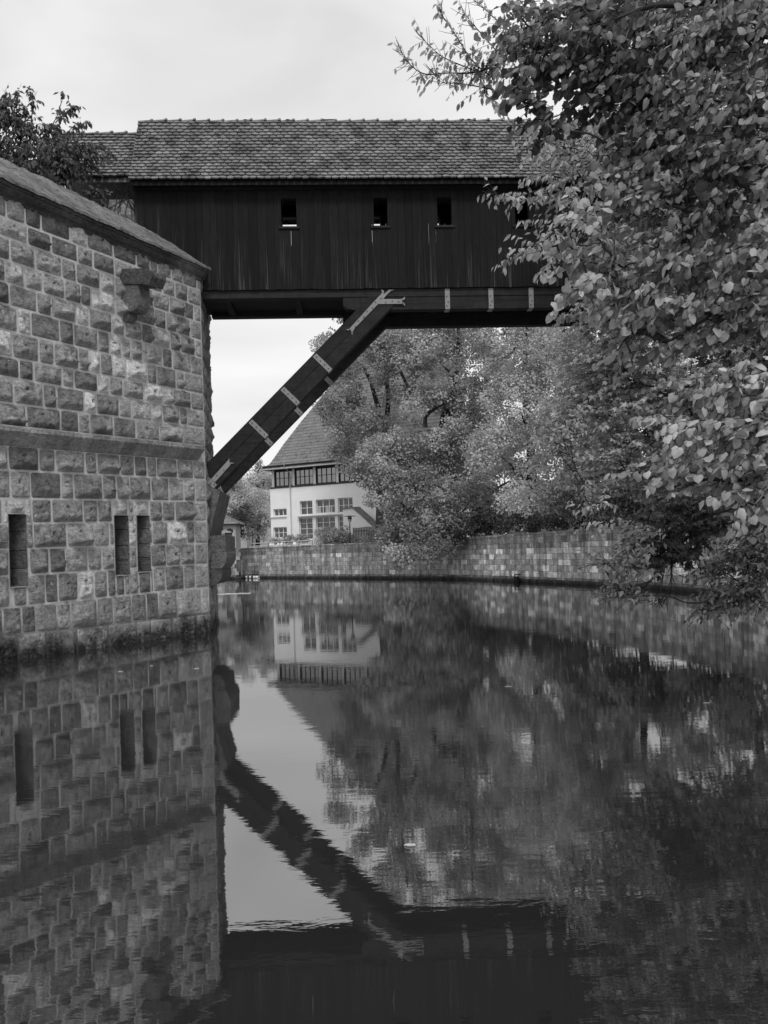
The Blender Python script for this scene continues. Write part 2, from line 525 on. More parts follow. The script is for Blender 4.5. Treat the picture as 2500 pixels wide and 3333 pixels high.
for x0, x1, y0, y1 in ((29, 86, 1673, 1911), (373, 418, 1677, 1873), (446, 487, 1677, 1862)):
    ym = 0.5 * (y0 + y1)
    HOLES.append((F1.u(x0, ym), F1.u(x1, ym), F1.z(x0, y1), F1.z(x0, y0)))

G = 0.014                                           # half a mortar joint
blocks = MB()
def put(u0, u1, zb, zt, tn, bo, ro, hole=True):
    rough_block(blocks, F1, u0 + G, u1 - G, lambda u: zb(u) + G, lambda u: zt(u) - G, rnd, tn, bo, ro, hole)
for r in range(len(BEDS) - 1):
    if r == 10:
        continue
    zt, zb = beds[r], beds[r + 1]
    ymid = lambda px: 0.25 * (BEDS[r][0] + BEDS[r + 1][0]) * 2 * (1 - px / 650) + 0.25 * (BEDS[r][1] + BEDS[r + 1][1]) * 2 * (px / 650)
    us = [F1.u(px, ymid(px)) for px in JOINTS[r if r < 10 else r]]
    left = [us[0] - rnd.uniform(.4, .9)]
    while left[-1] > UL:
        left.append(left[-1] - rnd.uniform(0.45, 1.1))
    us = list(reversed(left)) + us + [UC - 0.005]
    nl = len(left)
    for i in range(len(us) - 1):
        a, b = us[i], us[i + 1]
        tn, bo, ro = pick(rnd, 0.07)
        if i == len(us) - 2:
            bo, ro, tn = 0.012, 0.008, rnd.uniform(.3, .55)      # the dressed quoins
        key = (r, i - nl + 1)
        if key in PALE: tn = PALE[key]
        if r >= 16: bo *= 0.6
        if r == 0: bo, ro = min(bo, .02), min(ro, .015)
        parts = [(a, b, zb, zt)]
        for hu0, hu1, hz0, hz1 in HOLES:
            nxt = []
            for (p, q, lo, hi) in parts:
                um = 0.5 * (p + q)
                if q <= hu0 + .01 or p >= hu1 - .01 or lo(um) >= hz1 - .02 or hi(um) <= hz0 + .02:
                    nxt.append((p, q, lo, hi)); continue
                if p < hu0 - 0.06: nxt.append((p, hu0, lo, hi))
                if q > hu1 + 0.06: nxt.append((hu1, q, lo, hi))
                m0, m1 = max(p, hu0), min(q, hu1)
                if hi(um) > hz1 + 0.07: nxt.append((m0, m1, (lambda z: (lambda u: z))(hz1), hi))
                if lo(um) < hz0 - 0.07: nxt.append((m0, m1, lo, (lambda z: (lambda u: z))(hz0)))
            parts = nxt
        for k, (p, q, lo, hi) in enumerate(parts):
            put(p, q, lo, hi, tn, bo, ro, k == 0 and rnd.random() < .75)
# second face, turning away under the bridge
for r in range(len(BEDS) - 1):
    zc1, zc0 = beds[r](UC), beds[r + 1](UC)
    us = [0.0]
    while us[-1] < U2 - 0.5:
        us.append(us[-1] + rnd.uniform(.45, 1.0))
    us.append(U2)
    for i in range(len(us) - 1):
        tn, bo, ro = pick(rnd, 0.05)
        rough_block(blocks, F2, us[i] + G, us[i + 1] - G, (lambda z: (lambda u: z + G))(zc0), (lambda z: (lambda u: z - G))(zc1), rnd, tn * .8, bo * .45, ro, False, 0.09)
blk = blocks.build('ashlar_facing', M['stone'], tower, True)

# mortar bed with the three slits left open, and the rest of the body
core = MB()
us = sorted([UL - .6, UC] + [h[0] for h in HOLES] + [h[1] for h in HOLES])
zs = sorted([-1.0, 10.6] + [h[2] for h in HOLES] + [h[3] for h in HOLES])
for i in range(len(us) - 1):
    for j in range(len(zs) - 1):
        um, zm = .5 * (us[i] + us[i + 1]), .5 * (zs[j] + zs[j + 1])
        if any(h[0] < um < h[1] and h[2] < zm < h[3] for h in HOLES):
            continue
        core.add([F1.pt(us[i], .004, zs[j]), F1.pt(us[i + 1], .004, zs[j]), F1.pt(us[i + 1], .004, zs[j + 1]), F1.pt(us[i], .004, zs[j + 1])], [(0, 1, 2, 3)])
core.add([F2.pt(0, .004, -1), F2.pt(U2, .004, -1), F2.pt(U2, .004, 10.6), F2.pt(0, .004, 10.6)], [(0, 1, 2, 3)])
bk0, bk1 = F2.pt(U2, .004, -1), F1.pt(UL - .6, .004, -1)
far = Vector((bk0.x - 7, bk0.y + 2, -1)); far2 = Vector((bk1.x - 7, bk1.y + 4, -1))
up = Vector((0, 0, 11.6))
for a, b in ((bk0, far), (far, far2), (far2, bk1)):
    core.add([a, b, b + up, a + up], [(0, 1, 2, 3)])
core.build('mortar_core', M['mortar'], tower)

rec = 0.62
bar = None
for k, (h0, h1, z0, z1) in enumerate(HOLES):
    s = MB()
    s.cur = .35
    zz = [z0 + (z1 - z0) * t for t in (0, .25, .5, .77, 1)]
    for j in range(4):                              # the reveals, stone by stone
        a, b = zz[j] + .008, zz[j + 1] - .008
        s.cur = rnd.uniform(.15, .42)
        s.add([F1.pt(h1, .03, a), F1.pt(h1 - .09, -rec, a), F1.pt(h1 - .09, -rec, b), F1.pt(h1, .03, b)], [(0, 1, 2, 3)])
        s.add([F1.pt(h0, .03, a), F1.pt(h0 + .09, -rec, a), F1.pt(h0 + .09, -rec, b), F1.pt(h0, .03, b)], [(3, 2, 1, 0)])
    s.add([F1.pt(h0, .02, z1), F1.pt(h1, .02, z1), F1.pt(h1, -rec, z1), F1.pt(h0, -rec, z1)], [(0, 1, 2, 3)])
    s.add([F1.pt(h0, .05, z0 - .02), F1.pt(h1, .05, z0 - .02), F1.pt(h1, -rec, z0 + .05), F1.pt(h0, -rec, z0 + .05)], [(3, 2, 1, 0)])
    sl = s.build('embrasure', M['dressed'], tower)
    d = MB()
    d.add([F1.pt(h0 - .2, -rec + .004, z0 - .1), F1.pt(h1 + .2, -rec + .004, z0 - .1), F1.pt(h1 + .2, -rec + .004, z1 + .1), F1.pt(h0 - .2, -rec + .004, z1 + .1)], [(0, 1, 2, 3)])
    d.build('slit_shade_sheet', M['dark'], sl)  # black sheet at the slit's back: the inner shade is put into its colour
    if k == 2:
        d = MB()
        d.box(F1, h0 + .03, h0 + .09, -.3, -.24, z0, z1 - .35)
        d.build('iron_bar', M['dark_iron'], sl)

# mouldings swept along the wall heads
def sweep(mb, prof, path, tones=None):
    """path: list of (frame, u) stations with mitre; prof: list of (out, z)"""
    rings = []
    for pos, nrm, dz in path:
        rings.append([Vector((pos.x + nrm.x * o, pos.y + nrm.y * o, z + dz)) for o, z in prof])
    n = len(prof)
    b = len(mb.v)
    for k, rg in enumerate(rings):
        for p in rg:
            mb.v.append(tuple(p)); mb.t.append(tones[k] if tones else mb.cur)
    for i in range(len(rings) - 1):
        for j in range(n - 1):
            a = b + i * n + j
            mb.f.append((a, a + n, a + n + 1, a + 1))

mit = (F1.n + F2.n) / (1 + F1.n.dot(F2.n))
zeL, zeR = F1.z(0, 576, .22), F1.z(662, 868, .22)
def zeave(u): return zeL + (zeR - zeL) * u / UC
cor = MB(); cor.cur = .3
prof = [(0.0, -.36), (.03, -.36), (.04, -.31), (.06, -.27), (.12, -.22), (.16, -.15), (.17, -.10), (.20, -.09), (.21, -.02), (0.21, 0.0)]
st = []
k = 0
u = UL - .6
seg_us = []
while u < UC - .3:
    seg_us.append(u); u += rnd.uniform(.5, 1.0)
for a in seg_us:
    st.append((F1.o + F1.e * a, F1.n, zeave(a) + rnd.uniform(-.006, .006)))
st.append((F1.o + F1.e * UC, mit, zeave(UC)))
st.append((F2.o + F2.e * U2, F2.n, zeave(UC)))
tones = [rnd.choice([.0, .05, .1, .25, .3]) for _ in st]  # low tones carry the shadow below the eave as well as wet stain
sweep(cor, prof, st, tones)
cor.build('cornice', M['dressed'], tower)

# sloping roof of old mossy slabs
rf = MB(); rf.cur = .5
NB = 46
back_px = [(-700, 190), (0, 513), (84, 550), (219, 613), (443, 725), (560, 792), (658, 858)]
back_v = [-1.0, -1.0, -1.0, -1.0, -.75, -.45, .12]
def roof_pt(s, t):                                   # s along, t from eave (0) to ridge (1)
    x = min(657.9, -520 + (658 + 520) * s)
    for i in range(len(back_px) - 1):
        if back_px[i][0] <= x <= back_px[i + 1][0]:
            q = (x - back_px[i][0]) / (back_px[i + 1][0] - back_px[i][0])
            y = back_px[i][1] + (back_px[i + 1][1] - back_px[i][1]) * q
            v = back_v[i] + (back_v[i + 1] - back_v[i]) * q
    ub, zb_ = F1.uz(x, y, v)
    ue = UL - .6 + (UC + .22 - UL + .6) * s
    e = F1.pt(ue, .25, zeave(ue) + .045); b = F1.pt(ub, v, zb_)
    p = e.lerp(b, t)
    nz = noise.fractal(Vector((p.x * 3, p.y * 3, 2)), .9, 2, 4)
    nz2 = noise.noise(Vector((p.x * 14, p.y * 14, t * 9)))
    p.z += (.035 * nz + .02 * nz2) * min(1, 4 * (1 - s) + .25)
    return p
NS, NTT = 220, 14
for i in range(NS + 1):
    for j in range(NTT + 1):
        rf.v.append(tuple(roof_pt(i / NS, j / NTT))); rf.t.append(.5)
for i in range(NS):
    for j in range(NTT):
        a = i * (NTT + 1) + j
        rf.f.append((a, a + NTT + 1, a + NTT + 2, a + 1))
for i in range(NS):                                  # thickness at the eave and the far slope
    p, q = Vector(rf.v[i * (NTT + 1)]), Vector(rf.v[(i + 1) * (NTT + 1)])
    d = Vector((0, 0, .07))
    rf.add([p - d, q - d, q, p], [(0, 1, 2, 3)])
    p, q = Vector(rf.v[i * (NTT + 1) + NTT]), Vector(rf.v[(i + 1) * (NTT + 1) + NTT])
    o = Vector((F1.n.x, F1.n.y, 0)) * -1.6
    rf.add([p, q, q + o - Vector((0, 0, .9)), p + o - Vector((0, 0, .9))], [(0, 1, 2, 3)])
rf.build('slab_roof', M['slab'], tower, True)
ter = MB()
a, b, c_, d_ = F1.pt(UL, -2.2, 10.1), F1.pt(UC, -1.2, 9.6), Vector((far.x, far.y, 9.6)), Vector((far2.x, far2.y, 10.1))
ter.add([a, b, c_, d_], [(0, 1, 2, 3)])
ter.build('roof_terrace', M['slab'], tower)

# string course
sc = MB()
zsl = lin(F1.z(0, 1389), F1.z(650, 1454))
path, tones = [], []
for px in [-330, -240, -160, -90, -30, 18, 77, 111, 172, 216, 278, 335, 383, 427, 463, 487, 529, 572, 612, 642]:
    uu = F1.u(px, 1400 + 75 * px / 650)
    for e in (-.008, .008):
        path.append((F1.o + F1.e * (uu + e), F1.n, zsl(uu))); tones.append(rnd.uniform(.4, .75))
prof = [(0.0, .06), (.22, .015), (.265, -.005), (.28, -.02), (.285, -.11), (.27, -.13), (.10, -.31), (.03, -.40), (-.02, -.42)]
sweep(sc, prof, path, tones)
endu = F1.u(642, 1474)
sc.add([F1.pt(endu, o, zsl(endu) + z) for o, z in prof], [tuple(range(len(prof)))])
sc.build('string_course', M['dressed'], tower, False)

# water spout: broken slab on a console
ub = F1.u(389, 895)
zt_ = F1.z(400, 866, .3)
sp = MB(); sp.cur = .14
ring0, ring1 = [], []
outl = [(-.05, 0), (.95, .02), (1.06, -.05), (1.17, -.06), (1.18, -.17), (1.08, -.28), (1.02, -.40), (.84, -.36), (.6, -.40), (-.05, -.38)]
rows = []
for k in range(7):
    uu = ub + k / 6 * .46
    rows.append([F1.pt(uu + .02 * noise.noise(Vector((o * 5, z * 5, k))), o * (1 + .06 * noise.noise(Vector((k * .9, o * 3, 7)))), zt_ + .04 - .21 * o + z + .03 * noise.noise(Vector((o * 4, k * .7, z * 5)))) for o, z in outl])
for k in range(6):
    sp.prism(rows[k], rows[k + 1])
spout = sp.build('spout_slab', M['dressed'], tower)
spout['label'] = 'broken dark stone spout slab jutting from the wall'
cs = MB(); cs.cur = .3
outl = [(-.05, -.40), (.62, -.40), (.62, -.80)] + [(.62 - .3 * (1 - math.cos(a)), -.80 - .28 * math.sin(a)) for a in (.4, .8, 1.2, 1.57)] + [(-.05, -1.08)]
cs.prism([F1.pt(ub + .03, o, zt_ + .04 - .21 * o + z) for o, z in outl], [F1.pt(ub + .42, o, zt_ + .04 - .21 * o + z) for o, z in outl])
outl = [(-.05, -1.08), (.2, -1.08), (.22, -1.2), (.12, -1.32), (-.05, -1.34)]
cs.prism([F1.pt(ub + .08, o, zt_ + .04 - .21 * o + z) for o, z in outl], [F1.pt(ub + .36, o, zt_ + .04 - .21 * o + z) for o, z in outl])
cs.build('spout_console', M['dressed'], tower)

# ------------------------------------------------------------------ the covered timber bridge
pB = P(652, 945, YC + 0.32)
FB = Frame((pB.x, pB.y), (math.cos(math.radians(3.0)), math.sin(math.radians(3.0))))
BW = 2.25                                            # width of the bridge
bridge = empty('covered_bridge', (pB.x + 6, pB.y + 1, 8.5), 'dark covered timber bridge with scalloped tile roof spanning from the bastion into the trees', 'bridge')
UE = 23.5                                            # far end, in the trees of the right bank
uP0 = FB.u(443, 760)
zP0 = FB.z(1100, 941); zP1 = FB.z(1100, 585)
wins = []
for x0, x1 in ((915, 965), (1216, 1261), (1423, 1470), (1676, 1721)):
    wins.append((FB.u(x0, 690), FB.u(x1, 690)))
wz0, wz1 = FB.z(1250, 737), FB.z(1250, 645)
rnd = random.Random(5)
def planks(mb, v0, v1, u0, u1, z0, z1, wn, wz):
    u = u0
    while u < u1:
        w = rnd.uniform(.17, .30)
        e = min(u + w, u1)
        mb.cur = rnd.uniform(0.1, .9)
        o = rnd.uniform(-.006, .006)
        cuts = [(u, e, None)]
        for a, b in wn:
            nxt = []
            for p, q, _ in cuts:
                if _ is not None or q <= a or p >= b:
                    nxt.append((p, q, _)); continue
                if p < a: nxt.append((p, a, None))
                nxt.append((max(p, a), min(q, b), 1))
                if q > b: nxt.append((b, q, None))
            cuts = nxt
        dz = rnd.uniform(-.012, .012)
        for p, q, hole in cuts:
            p2, q2 = p + (.003 if p == u else 0), q - (.003 if q == e else 0)
            if q2 - p2 < .004: continue
            if hole:
                mb.box(FB, p2, q2, v0 + o, v1 + o, z0 + dz, wz[0]); mb.box(FB, p2, q2, v0 + o, v1 + o, wz[1], z1)
            else:
                mb.box(FB, p2, q2, v0 + o, v1 + o, z0 + dz, z1)
        u = e
pw = MB()
planks(pw, .0, .035, uP0, UE, zP0, zP1 + .25, wins, (wz0, wz1))
plank_wall = pw.build('plank_wall', M['plank'], bridge)
me = plank_wall.data                                 # rain splash bleaches the boards just above their foot or above the bastion roof
at = me.attributes.new('foot', 'FLOAT', 'POINT')
ur0, zr0 = FB.uz(443, 728); ur1, zr1 = FB.uz(655, 862)
vals = []
for v in me.vertices:
    uu = (Vector((v.co.x, v.co.y)) - FB.o).dot(FB.e)
    zz = zP0
    if uu < ur1:
        zz = max(zP0, zr0 + (zr1 - zr0) * (uu - ur0) / (ur1 - ur0) - .1) - .55
    vals.append(zz)
at.data.foreach_set('value', np.array(vals, dtype=np.float32))
pw = MB()
bwn = [(a - .10, b - .10) for a, b in wins]
planks(pw, -BW, -BW - .035, uP0 + .0, UE, zP0, zP1 + .25, bwn, (wz0 + .30, wz1 + .30))
bw = pw.build('rear_plank_wall', M['plank'], bridge)
for (a, b) in wins:                                  # slim frames and sills
    f = MB(); f.cur = .7
    f.box(FB, a - .05, a, .002, -.14, wz0, wz1); f.box(FB, b, b + .05, .002, -.14, wz0, wz1)
    f.box(FB, a - .05, b + .05, .002, -.14, wz1, wz1 + .06)
    wf = f.build('window_frame', M['beam'], bridge)
    s = MB(); s.cur = .8
    s.box(FB, a - .08, b + .08, .075, -.14, wz0 - .06, wz0)
    s.build('window_sill', M['beam'], wf)
for (a, b) in bwn:
    f = MB(); f.cur = .9
    f.box(FB, a - .06, a, -BW + .16, -BW - .06, wz0 + .30, wz1 + .30); f.box(FB, b, b + .06, -BW + .16, -BW - .06, wz0 + .30, wz1 + .30)
    f.box(FB, a - .06, b + .06, -BW + .16, -BW - .06, wz1 + .30, wz1 + .38)
    f.build('rear_window_frame', M['grey_wood'], bridge)
pr = MB()                                            # the far end rests on a stone pier on the right bank, hidden by the trees
for k in range(21):
    z0 = 2.5 + k * .385
    z1 = min(z0 + .375, zP0 - .7)
    if z1 - z0 < .05: break
    for q in range(3):
        pr.cur = rnd.uniform(.2, .6)
        pr.box(FB, UE - 3.0 + q * 1.0 + .008, UE - 2.0 + q * 1.0 - .008, -.05, -BW + .05, z0, z1)
pr.build('stone_pier', M['dressed'], bridge)
pr = MB(); pr.cur = .4
pr.box(FB, UE, UE + .05, .04, -BW - .04, zP0 - .05, zP1 + .25)
pr.build('end_boarding', M['beam'], bridge)
fl = MB(); fl.cur = .3
fl.box(FB, uP0, UE, -.04, -BW + .04, zP0 - .08, zP0 + .02)
fl.build('bridge_floor', M['beam'], bridge)

# bearers
zb1, zb2 = FB.z(1100, 966), FB.z(1480, 1003)
uj = FB.u(1117, 985)
def beam(name, u0, u1, v0, v1, z0, z1, tone=.5):
    b = MB(); b.cur = tone
    b.box(FB, u0, u1, v0, v1, z0, z1)
    return b.build(name, M['beam'], bridge)
beam('bearer_beam', .02, UE, -.03, -.34, zb1, zP0 - .012, .75)
beam('bearer_beam', .02, UE, -BW + .34, -BW + .03, zb1, zP0 - .012, .4)
for v in (-.05, -BW + .32):
    b = MB(); b.cur = .6
    prof_ = [(uj, zb1 - .006), (UE, zb1 - .006), (UE, zb2), (uj + .32, zb2), (uj + .12, zb2 + .04), (uj, zb2 + .16)]
    b.prism([FB.pt(u, v, z) for u, z in prof_], [FB.pt(u, v - .29, z) for u, z in prof_])
    b.build('under_beam', M['beam'], bridge)
for i in range(9):
    uu = .6 + i * 2.1
    beam('cross_joist', uu, uu + .2, -.36, -BW + .36, zb1 + .02, zb1 + .2, .3)
# the long raking strut: an outer and an inner pair of balks
def fpt(px, py, v): return FB.uz(px, py, v)
ua, za = fpt(666, 1516, -.02); ub_, zb_ = fpt(779, 1400, -.02)
dirv = Vector((ub_ - ua, zb_ - za)).normalized()
per = Vector((dirv.y, -dirv.x))                      # down to the right
u_l, z_l = fpt(700, 1591, -.02)
wid = (Vector((u_l, z_l)) - Vector((ua, za))).dot(per)
foot = (Vector((u_l, z_l)) - Vector((ua, za))).dot(dirv)
O2 = Vector((ua, za))
# the strut rises until it meets the bearer
tt = (zb1 - za) / dirv.y
def strut(v0, name='strut'):
    b = MB()
    half = wid / 2
    for k, (w0, w1) in enumerate(((0.0, half - .006), (half + .006, wid))):
        b.cur = .45 + .2 * k
        pts = []
        for w, end in ((w0, 0), (w1, 0), (w1, 1), (w0, 1)):
            base = O2 + per * w
            t = foot * (w / wid) - .0 if end == 0 else (zb1 - .01 - base.y) / dirv.y
            if end == 1 and k == 1: t = (zb2 + .12 - base.y) / dirv.y + .25
            p = base + dirv * t
            pts.append(p)
        b.prism([FB.pt(p.x, v0, p.y) for p in pts], [FB.pt(p.x, v0 - .36, p.y) for p in pts])
    return b.build(name, M['beam'], bridge)
s1 = strut(-.02); s2 = strut(-BW + .40)

def strip(mb, poly, v, th=.014):
    mb.prism([FB.pt(p[0], v + th, p[1]) for p in poly], [FB.pt(p[0], v, p[1]) for p in poly])
def rivets(mb, pts, v):
    for p in pts:
        c = FB.pt(p[0], v, p[1])
        nrm = Vector((FB.n.x, FB.n.y, 0))
        mb.tube([c, c + nrm * .018], [.022, .013], 8)
def along(px, py, v=-.02):
    q = Vector(fpt(px, py, v)) - O2
    return q.dot(dirv), q.dot(per)
for (px, py) in ((1038, 1170), (934, 1279), (834, 1389)):
    t0, _ = along(px, py)
    for v, so, w0, w1, mt in ((-.02, s1, .05, wid + .004, 'iron'), (-BW + .40, s2, .05, wid + .02, 'dark_iron')):
        b = MB()
        q = [O2 + dirv * (t0 - .075) + per * w0, O2 + dirv * (t0 + .075) + per * w0, O2 + dirv * (t0 + .075) + per * w1, O2 + dirv * (t0 - .075) + per * w1]
        strip(b, q, v)
        q = [O2 + dirv * (t0 - .075) + per * (wid + .001), O2 + dirv * (t0 + .075) + per * (wid + .001), O2 + dirv * (t0 + .075) + per * (wid + .015), O2 + dirv * (t0 - .075) + per * (wid + .015)]
        b.prism([FB.pt(p[0], v + .014, p[1]) for p in q], [FB.pt(p[0], v - .2, p[1]) for p in q])
        b.cur = .05
        rivets(b, [O2 + dirv * t0 + per * (w0 + (w1 - w0) * k) for k in (.12, .37, .63, .88)], v + .014)
        b.build('iron_band', M['iron'], so, False, True)
# forked foot plates
def fork(px_list, v, name, mat, par, rv=()):
    b = MB()
    strip(b, [FB.uz(px, py, v) for px, py in px_list], v)
    b.cur = .05
    rivets(b, [FB.uz(px, py, v + .014) for px, py in rv], v + .014)
    o = b.build(name, mat, par, False, True)
    return o
def zq(x0, y0, s, pts): return [(x0 + s * a, y0 + s * b) for a, b in pts]
fk = zq(640, 1400, .1929, [(190, 790), (345, 920), (290, 985), (140, 855)])
fork(fk, -.018, 'foot_plate', M['iron'], s1)
fk = zq(640, 1400, .1929, [(240, 835), (515, 525), (545, 500), (528, 460), (556, 500), (552, 540), (575, 550), (640, 552), (590, 572), (565, 595), (310, 880)])
FR = [(205, 830), (235, 900), (300, 918), (340, 770), (460, 675), (575, 570)]
fork(fk, -.005, 'forked_foot_strap', M['iron'], s1, [(640 + .1929 * a, 1400 + .1929 * c) for a, c in FR])
fk = zq(640, 1400, .1929, [(395, 900), (645, 640), (672, 600), (678, 650), (765, 660), (705, 680), (455, 970)])
fork(fk, -.42, 'inner_foot_strap', M['dark_iron'], s1)
# branching strap at the head of the strut, drawn in the photograph's crop at 1050,900
def hq(pts): return [(1050 + .2411 * a, 900 + .2411 * c) for a, c in pts]
stem_ = hq([(365, 705), (690, 345), (790, 240), (805, 215), (790, 178), (822, 190), (828, 225), (820, 245), (870, 205), (900, 180), (972, 180), (925, 195), (880, 235), (818, 305),
            (1030, 308), (1065, 308), (1095, 290), (1110, 272), (1112, 300), (1090, 325), (1070, 340), (1092, 352), (1110, 375), (1112, 402), (1092, 378), (1060, 370), (1025, 372),
            (750, 374), (445, 690), (420, 720), (410, 750), (402, 790), (388, 770), (382, 740), (388, 722), (350, 732), (316, 714), (345, 712)])
b = MB(); strip(b, [FB.uz(px, py, -.018) for px, py in stem_], -.024, .03)
b.cur = .05
rivets(b, [FB.uz(px, py, .006) for px, py in hq([(790, 297), (716, 343), (675, 425), (600, 472), (560, 552), (482, 600), (442, 678), (362, 716), (396, 748), (852, 352), (940, 330), (1030, 340), (1080, 318), (1080, 358)])], .006)
b.build('branching_strap', M['iron'], bridge, False, True)
for px in (1457, 1599, 1730):
    b = MB()
    u = FB.u(px, 975)
    b.box(FB, u - .072, u + .072, -.035, -.02, zb2 - .012, zP0 - .02)
    b.box(FB, u - .072, u + .072, -.02, -.36, zb2 - .016, zb2 - .004)
    b.cur = .05
    rivets(b, [(u + .02 * k, zb2 + q) for k, q in ((-1, .08), (1, .2), (-1, .36))], -.02)
    b.build('beam_strap', M['iron'], bridge)

# tiled roofs -----------------------------------------------------------------
def tile_slope(mb, fr, u0, u1, ve, ze, vr, zr, rows, colw, rnd, sag=0.02, skip=None):
    ln = math.hypot(vr - ve, zr - ze)
    dv, dz = (vr - ve) / ln, (zr - ze) / ln           # up the slope
    nv, nz = dz, -dv                                  # out of the slope
    ex = ln / rows
    for r in range(rows + 1):
        off = (r % 2) * colw / 2
        n = int((u1 - u0) / colw) + 2
        base = rnd.uniform(-.004, .004)
        for c in range(n):
            uc_ = u0 + c * colw - off + colw / 2 + rnd.uniform(-.006, .006)
            a, b = max(u0, uc_ - colw / 2 + .005), min(u1, uc_ + colw / 2 - .005)
            if b - a < .05: continue
            if skip and skip(uc_, r / rows): continue
            wob = noise.noise(Vector((uc_ * .5, r * .21, 3.3))) + noise.noise(Vector((uc_ * 1.7, r * .6, 8.1))) * .5
            s0 = r * ex - .012 + rnd.uniform(-.008, .008) + wob * .012
            L = min(ex * 1.75, ln - s0 + .03)
            if L < .05: continue
            hw = (b - a) / 2; cu = (a + b) / 2
            lift = .064 + rnd.uniform(-.004, .010) + max(0, wob) * .02
            tilt = rnd.uniform(-.009, .009)
            prf = []
            R_ = ex * .62
            for q in (-1, -.85, -.55, -.2, .2, .55, .85, 1):
                prf.append((q * hw, R_ * (1 - math.sqrt(max(0, 1 - (q * .97) ** 2)))))
            top = [(x, s) for x, s in prf] + [(hw, L), (-hw, L)]
            mb.cur = min(1, max(0, .45 + .4 * noise.noise(Vector((uc_ * 1.3, r * .4, 0))) + rnd.uniform(-.3, .3)))
            def pt(x, s, h):
                d = max(0, 1 - s / L)
                hh = h + lift * d + .004 + tilt * x / hw * d - sag * math.sin(math.pi * min(1, (s0 + s) / ln)) * .6
                hh += .012 * (1 - (x / hw) ** 2) * d
                ss = s0 + s
                return fr.pt(cu + x, ve + dv * ss + nv * hh, ze + dz * ss + nz * hh)
            T = [pt(x, s, .042) for x, s in top]; B = [pt(x, s, 0) for x, s in prf]
            k = len(T)
            fs = [tuple(range(k))] + [(k + i, k + i + 1, i + 1, i) for i in range(len(B) - 1)]
            mb.add(T + B, fs)

def ridge_tiles(mb, fr, u0, u1, v, z, rnd, ln=.43, r=.10):
    u = u0
    while u < u1:
        e = min(u + ln, u1)
        j = rnd.uniform(-.012, .012)
        mb.cur = rnd.uniform(.2, .9)
        rows = [(u - .02, r * .82, 0), (u + ln * .80, r * .98, .012), (u + ln * .86, r * 1.22, .02), (e, r * 1.18, .02)]
        b = len(mb.v)
        for (uu, rr, dz) in rows:
            for k in range(9):
                a = math.pi * k / 8
                mb.v.append(tuple(fr.pt(uu, v + rr * math.cos(a), z + j + dz + rr * math.sin(a) * .85))); mb.t.append(mb.cur)
        for i in range(3):
            for k in range(8):
                q = b + i * 9 + k
                mb.f.append((q, q + 9, q + 10, q + 1))
        mb.f.append(tuple(b + 27 + k for k in range(9)))
        u = e

vE, vR = .36, -BW / 2
zE, zR = FB.z(1100, 588, vE), FB.z(1000, 398, vR)
uR0 = FB.u(433, 470, -.3)
tl = MB()
rnd = random.Random(9)
tile_slope(tl, FB, uR0, UE, vE, zE, vR, zR, 19, .215, rnd, .06)
tile_slope(tl, FB, uR0, UE, -BW - .36, zE, vR, zR, 12, .43, rnd, .02)
roof = tl.build('tile_roof', M['tile'], bridge)
rt = MB(); ridge_tiles(rt, FB, uR0, UE, vR, zR - .02, rnd)
rt.build('ridge_tiles', M['ridge'], roof, True)
dk = MB(); dk.cur = .3                               # boarding below the tiles and the eaves
for (v0, z0), (v1, z1) in (((vE - .02, zE - .05), (vR, zR - .06)), ((-BW - .34, zE - .05), (vR, zR - .06))):
    dk.hexa([FB.pt(uR0 + .02, v0, z0 - .05), FB.pt(UE, v0, z0 - .05), FB.pt(UE, v1, z1 - .05), FB.pt(uR0 + .02, v1, z1 - .05),
             FB.pt(uR0 + .02, v0, z0), FB.pt(UE, v0, z0), FB.pt(UE, v1, z1), FB.pt(uR0 + .02, v1, z1)])
dk.box(FB, uR0 + .05, UE, .04, .10, zE - .12, zE + .1)
dk.build('roof_boarding', M['beam'], bridge)

# ------------------------------------------------------------------ the lower gatehouse at the left end of the bridge
gate = empty('gatehouse', (FB.pt(-3.5, -1, 9.6)), 'small pale stone gatehouse with a lower tiled roof beside the timber bridge', 'gatehouse')
uG0, uG1 = FB.u(150, 500, -.3), uR0 + .1
vg = -.12
gm = MB()
u = uG0
rnd = random.Random(31)
for zr in range(9):
    z0 = 8.6 + zr * .45
    u = uG0 - rnd.uniform(0, .4)
    while u < uP0 - .02:
        e = min(u + rnd.uniform(.5, .95), uP0 - .004)
        if e > uG0:
            gm.cur = rnd.uniform(.45, .8)
            gm.box(FB, max(u, uG0) + .006, e - .006, vg + rnd.uniform(0, .008), vg - .3, z0 + .006, z0 + .444)
        u = e
gm.cur = .6
gm.box(FB, uG0 - .1, uP0 - .006, vg - .012, -BW + .1, 8.4, 12.6)
gm.build('stone_wall', M['dressed'], gate)
gz = FB.z(300, 583, .12); gr = FB.z(300, 438, -1.2)
gt = MB()
tile_slope(gt, FB, uG0, uG1, .16, gz, -1.2, gr, 15, .215, rnd, .02)
gt.cur = .4
gt.hexa([FB.pt(uG0, .14, gz - .1), FB.pt(uG1, .14, gz - .1), FB.pt(uG1, -1.2, gr - .1), FB.pt(uG0, -1.2, gr - .1),
         FB.pt(uG0, .14, gz - .04), FB.pt(uG1, .14, gz - .04), FB.pt(uG1, -1.2, gr - .05), FB.pt(uG0, -1.2, gr - .05)])
gt.hexa([FB.pt(uG0, -2.5, gz - .1), FB.pt(uG1, -2.5, gz - .1), FB.pt(uG1, -1.2, gr - .1), FB.pt(uG0, -1.2, gr - .1),
         FB.pt(uG0, -2.5, gz - .04), FB.pt(uG1, -2.5, gz - .04), FB.pt(uG1, -1.2, gr - .05), FB.pt(uG0, -1.2, gr - .05)])
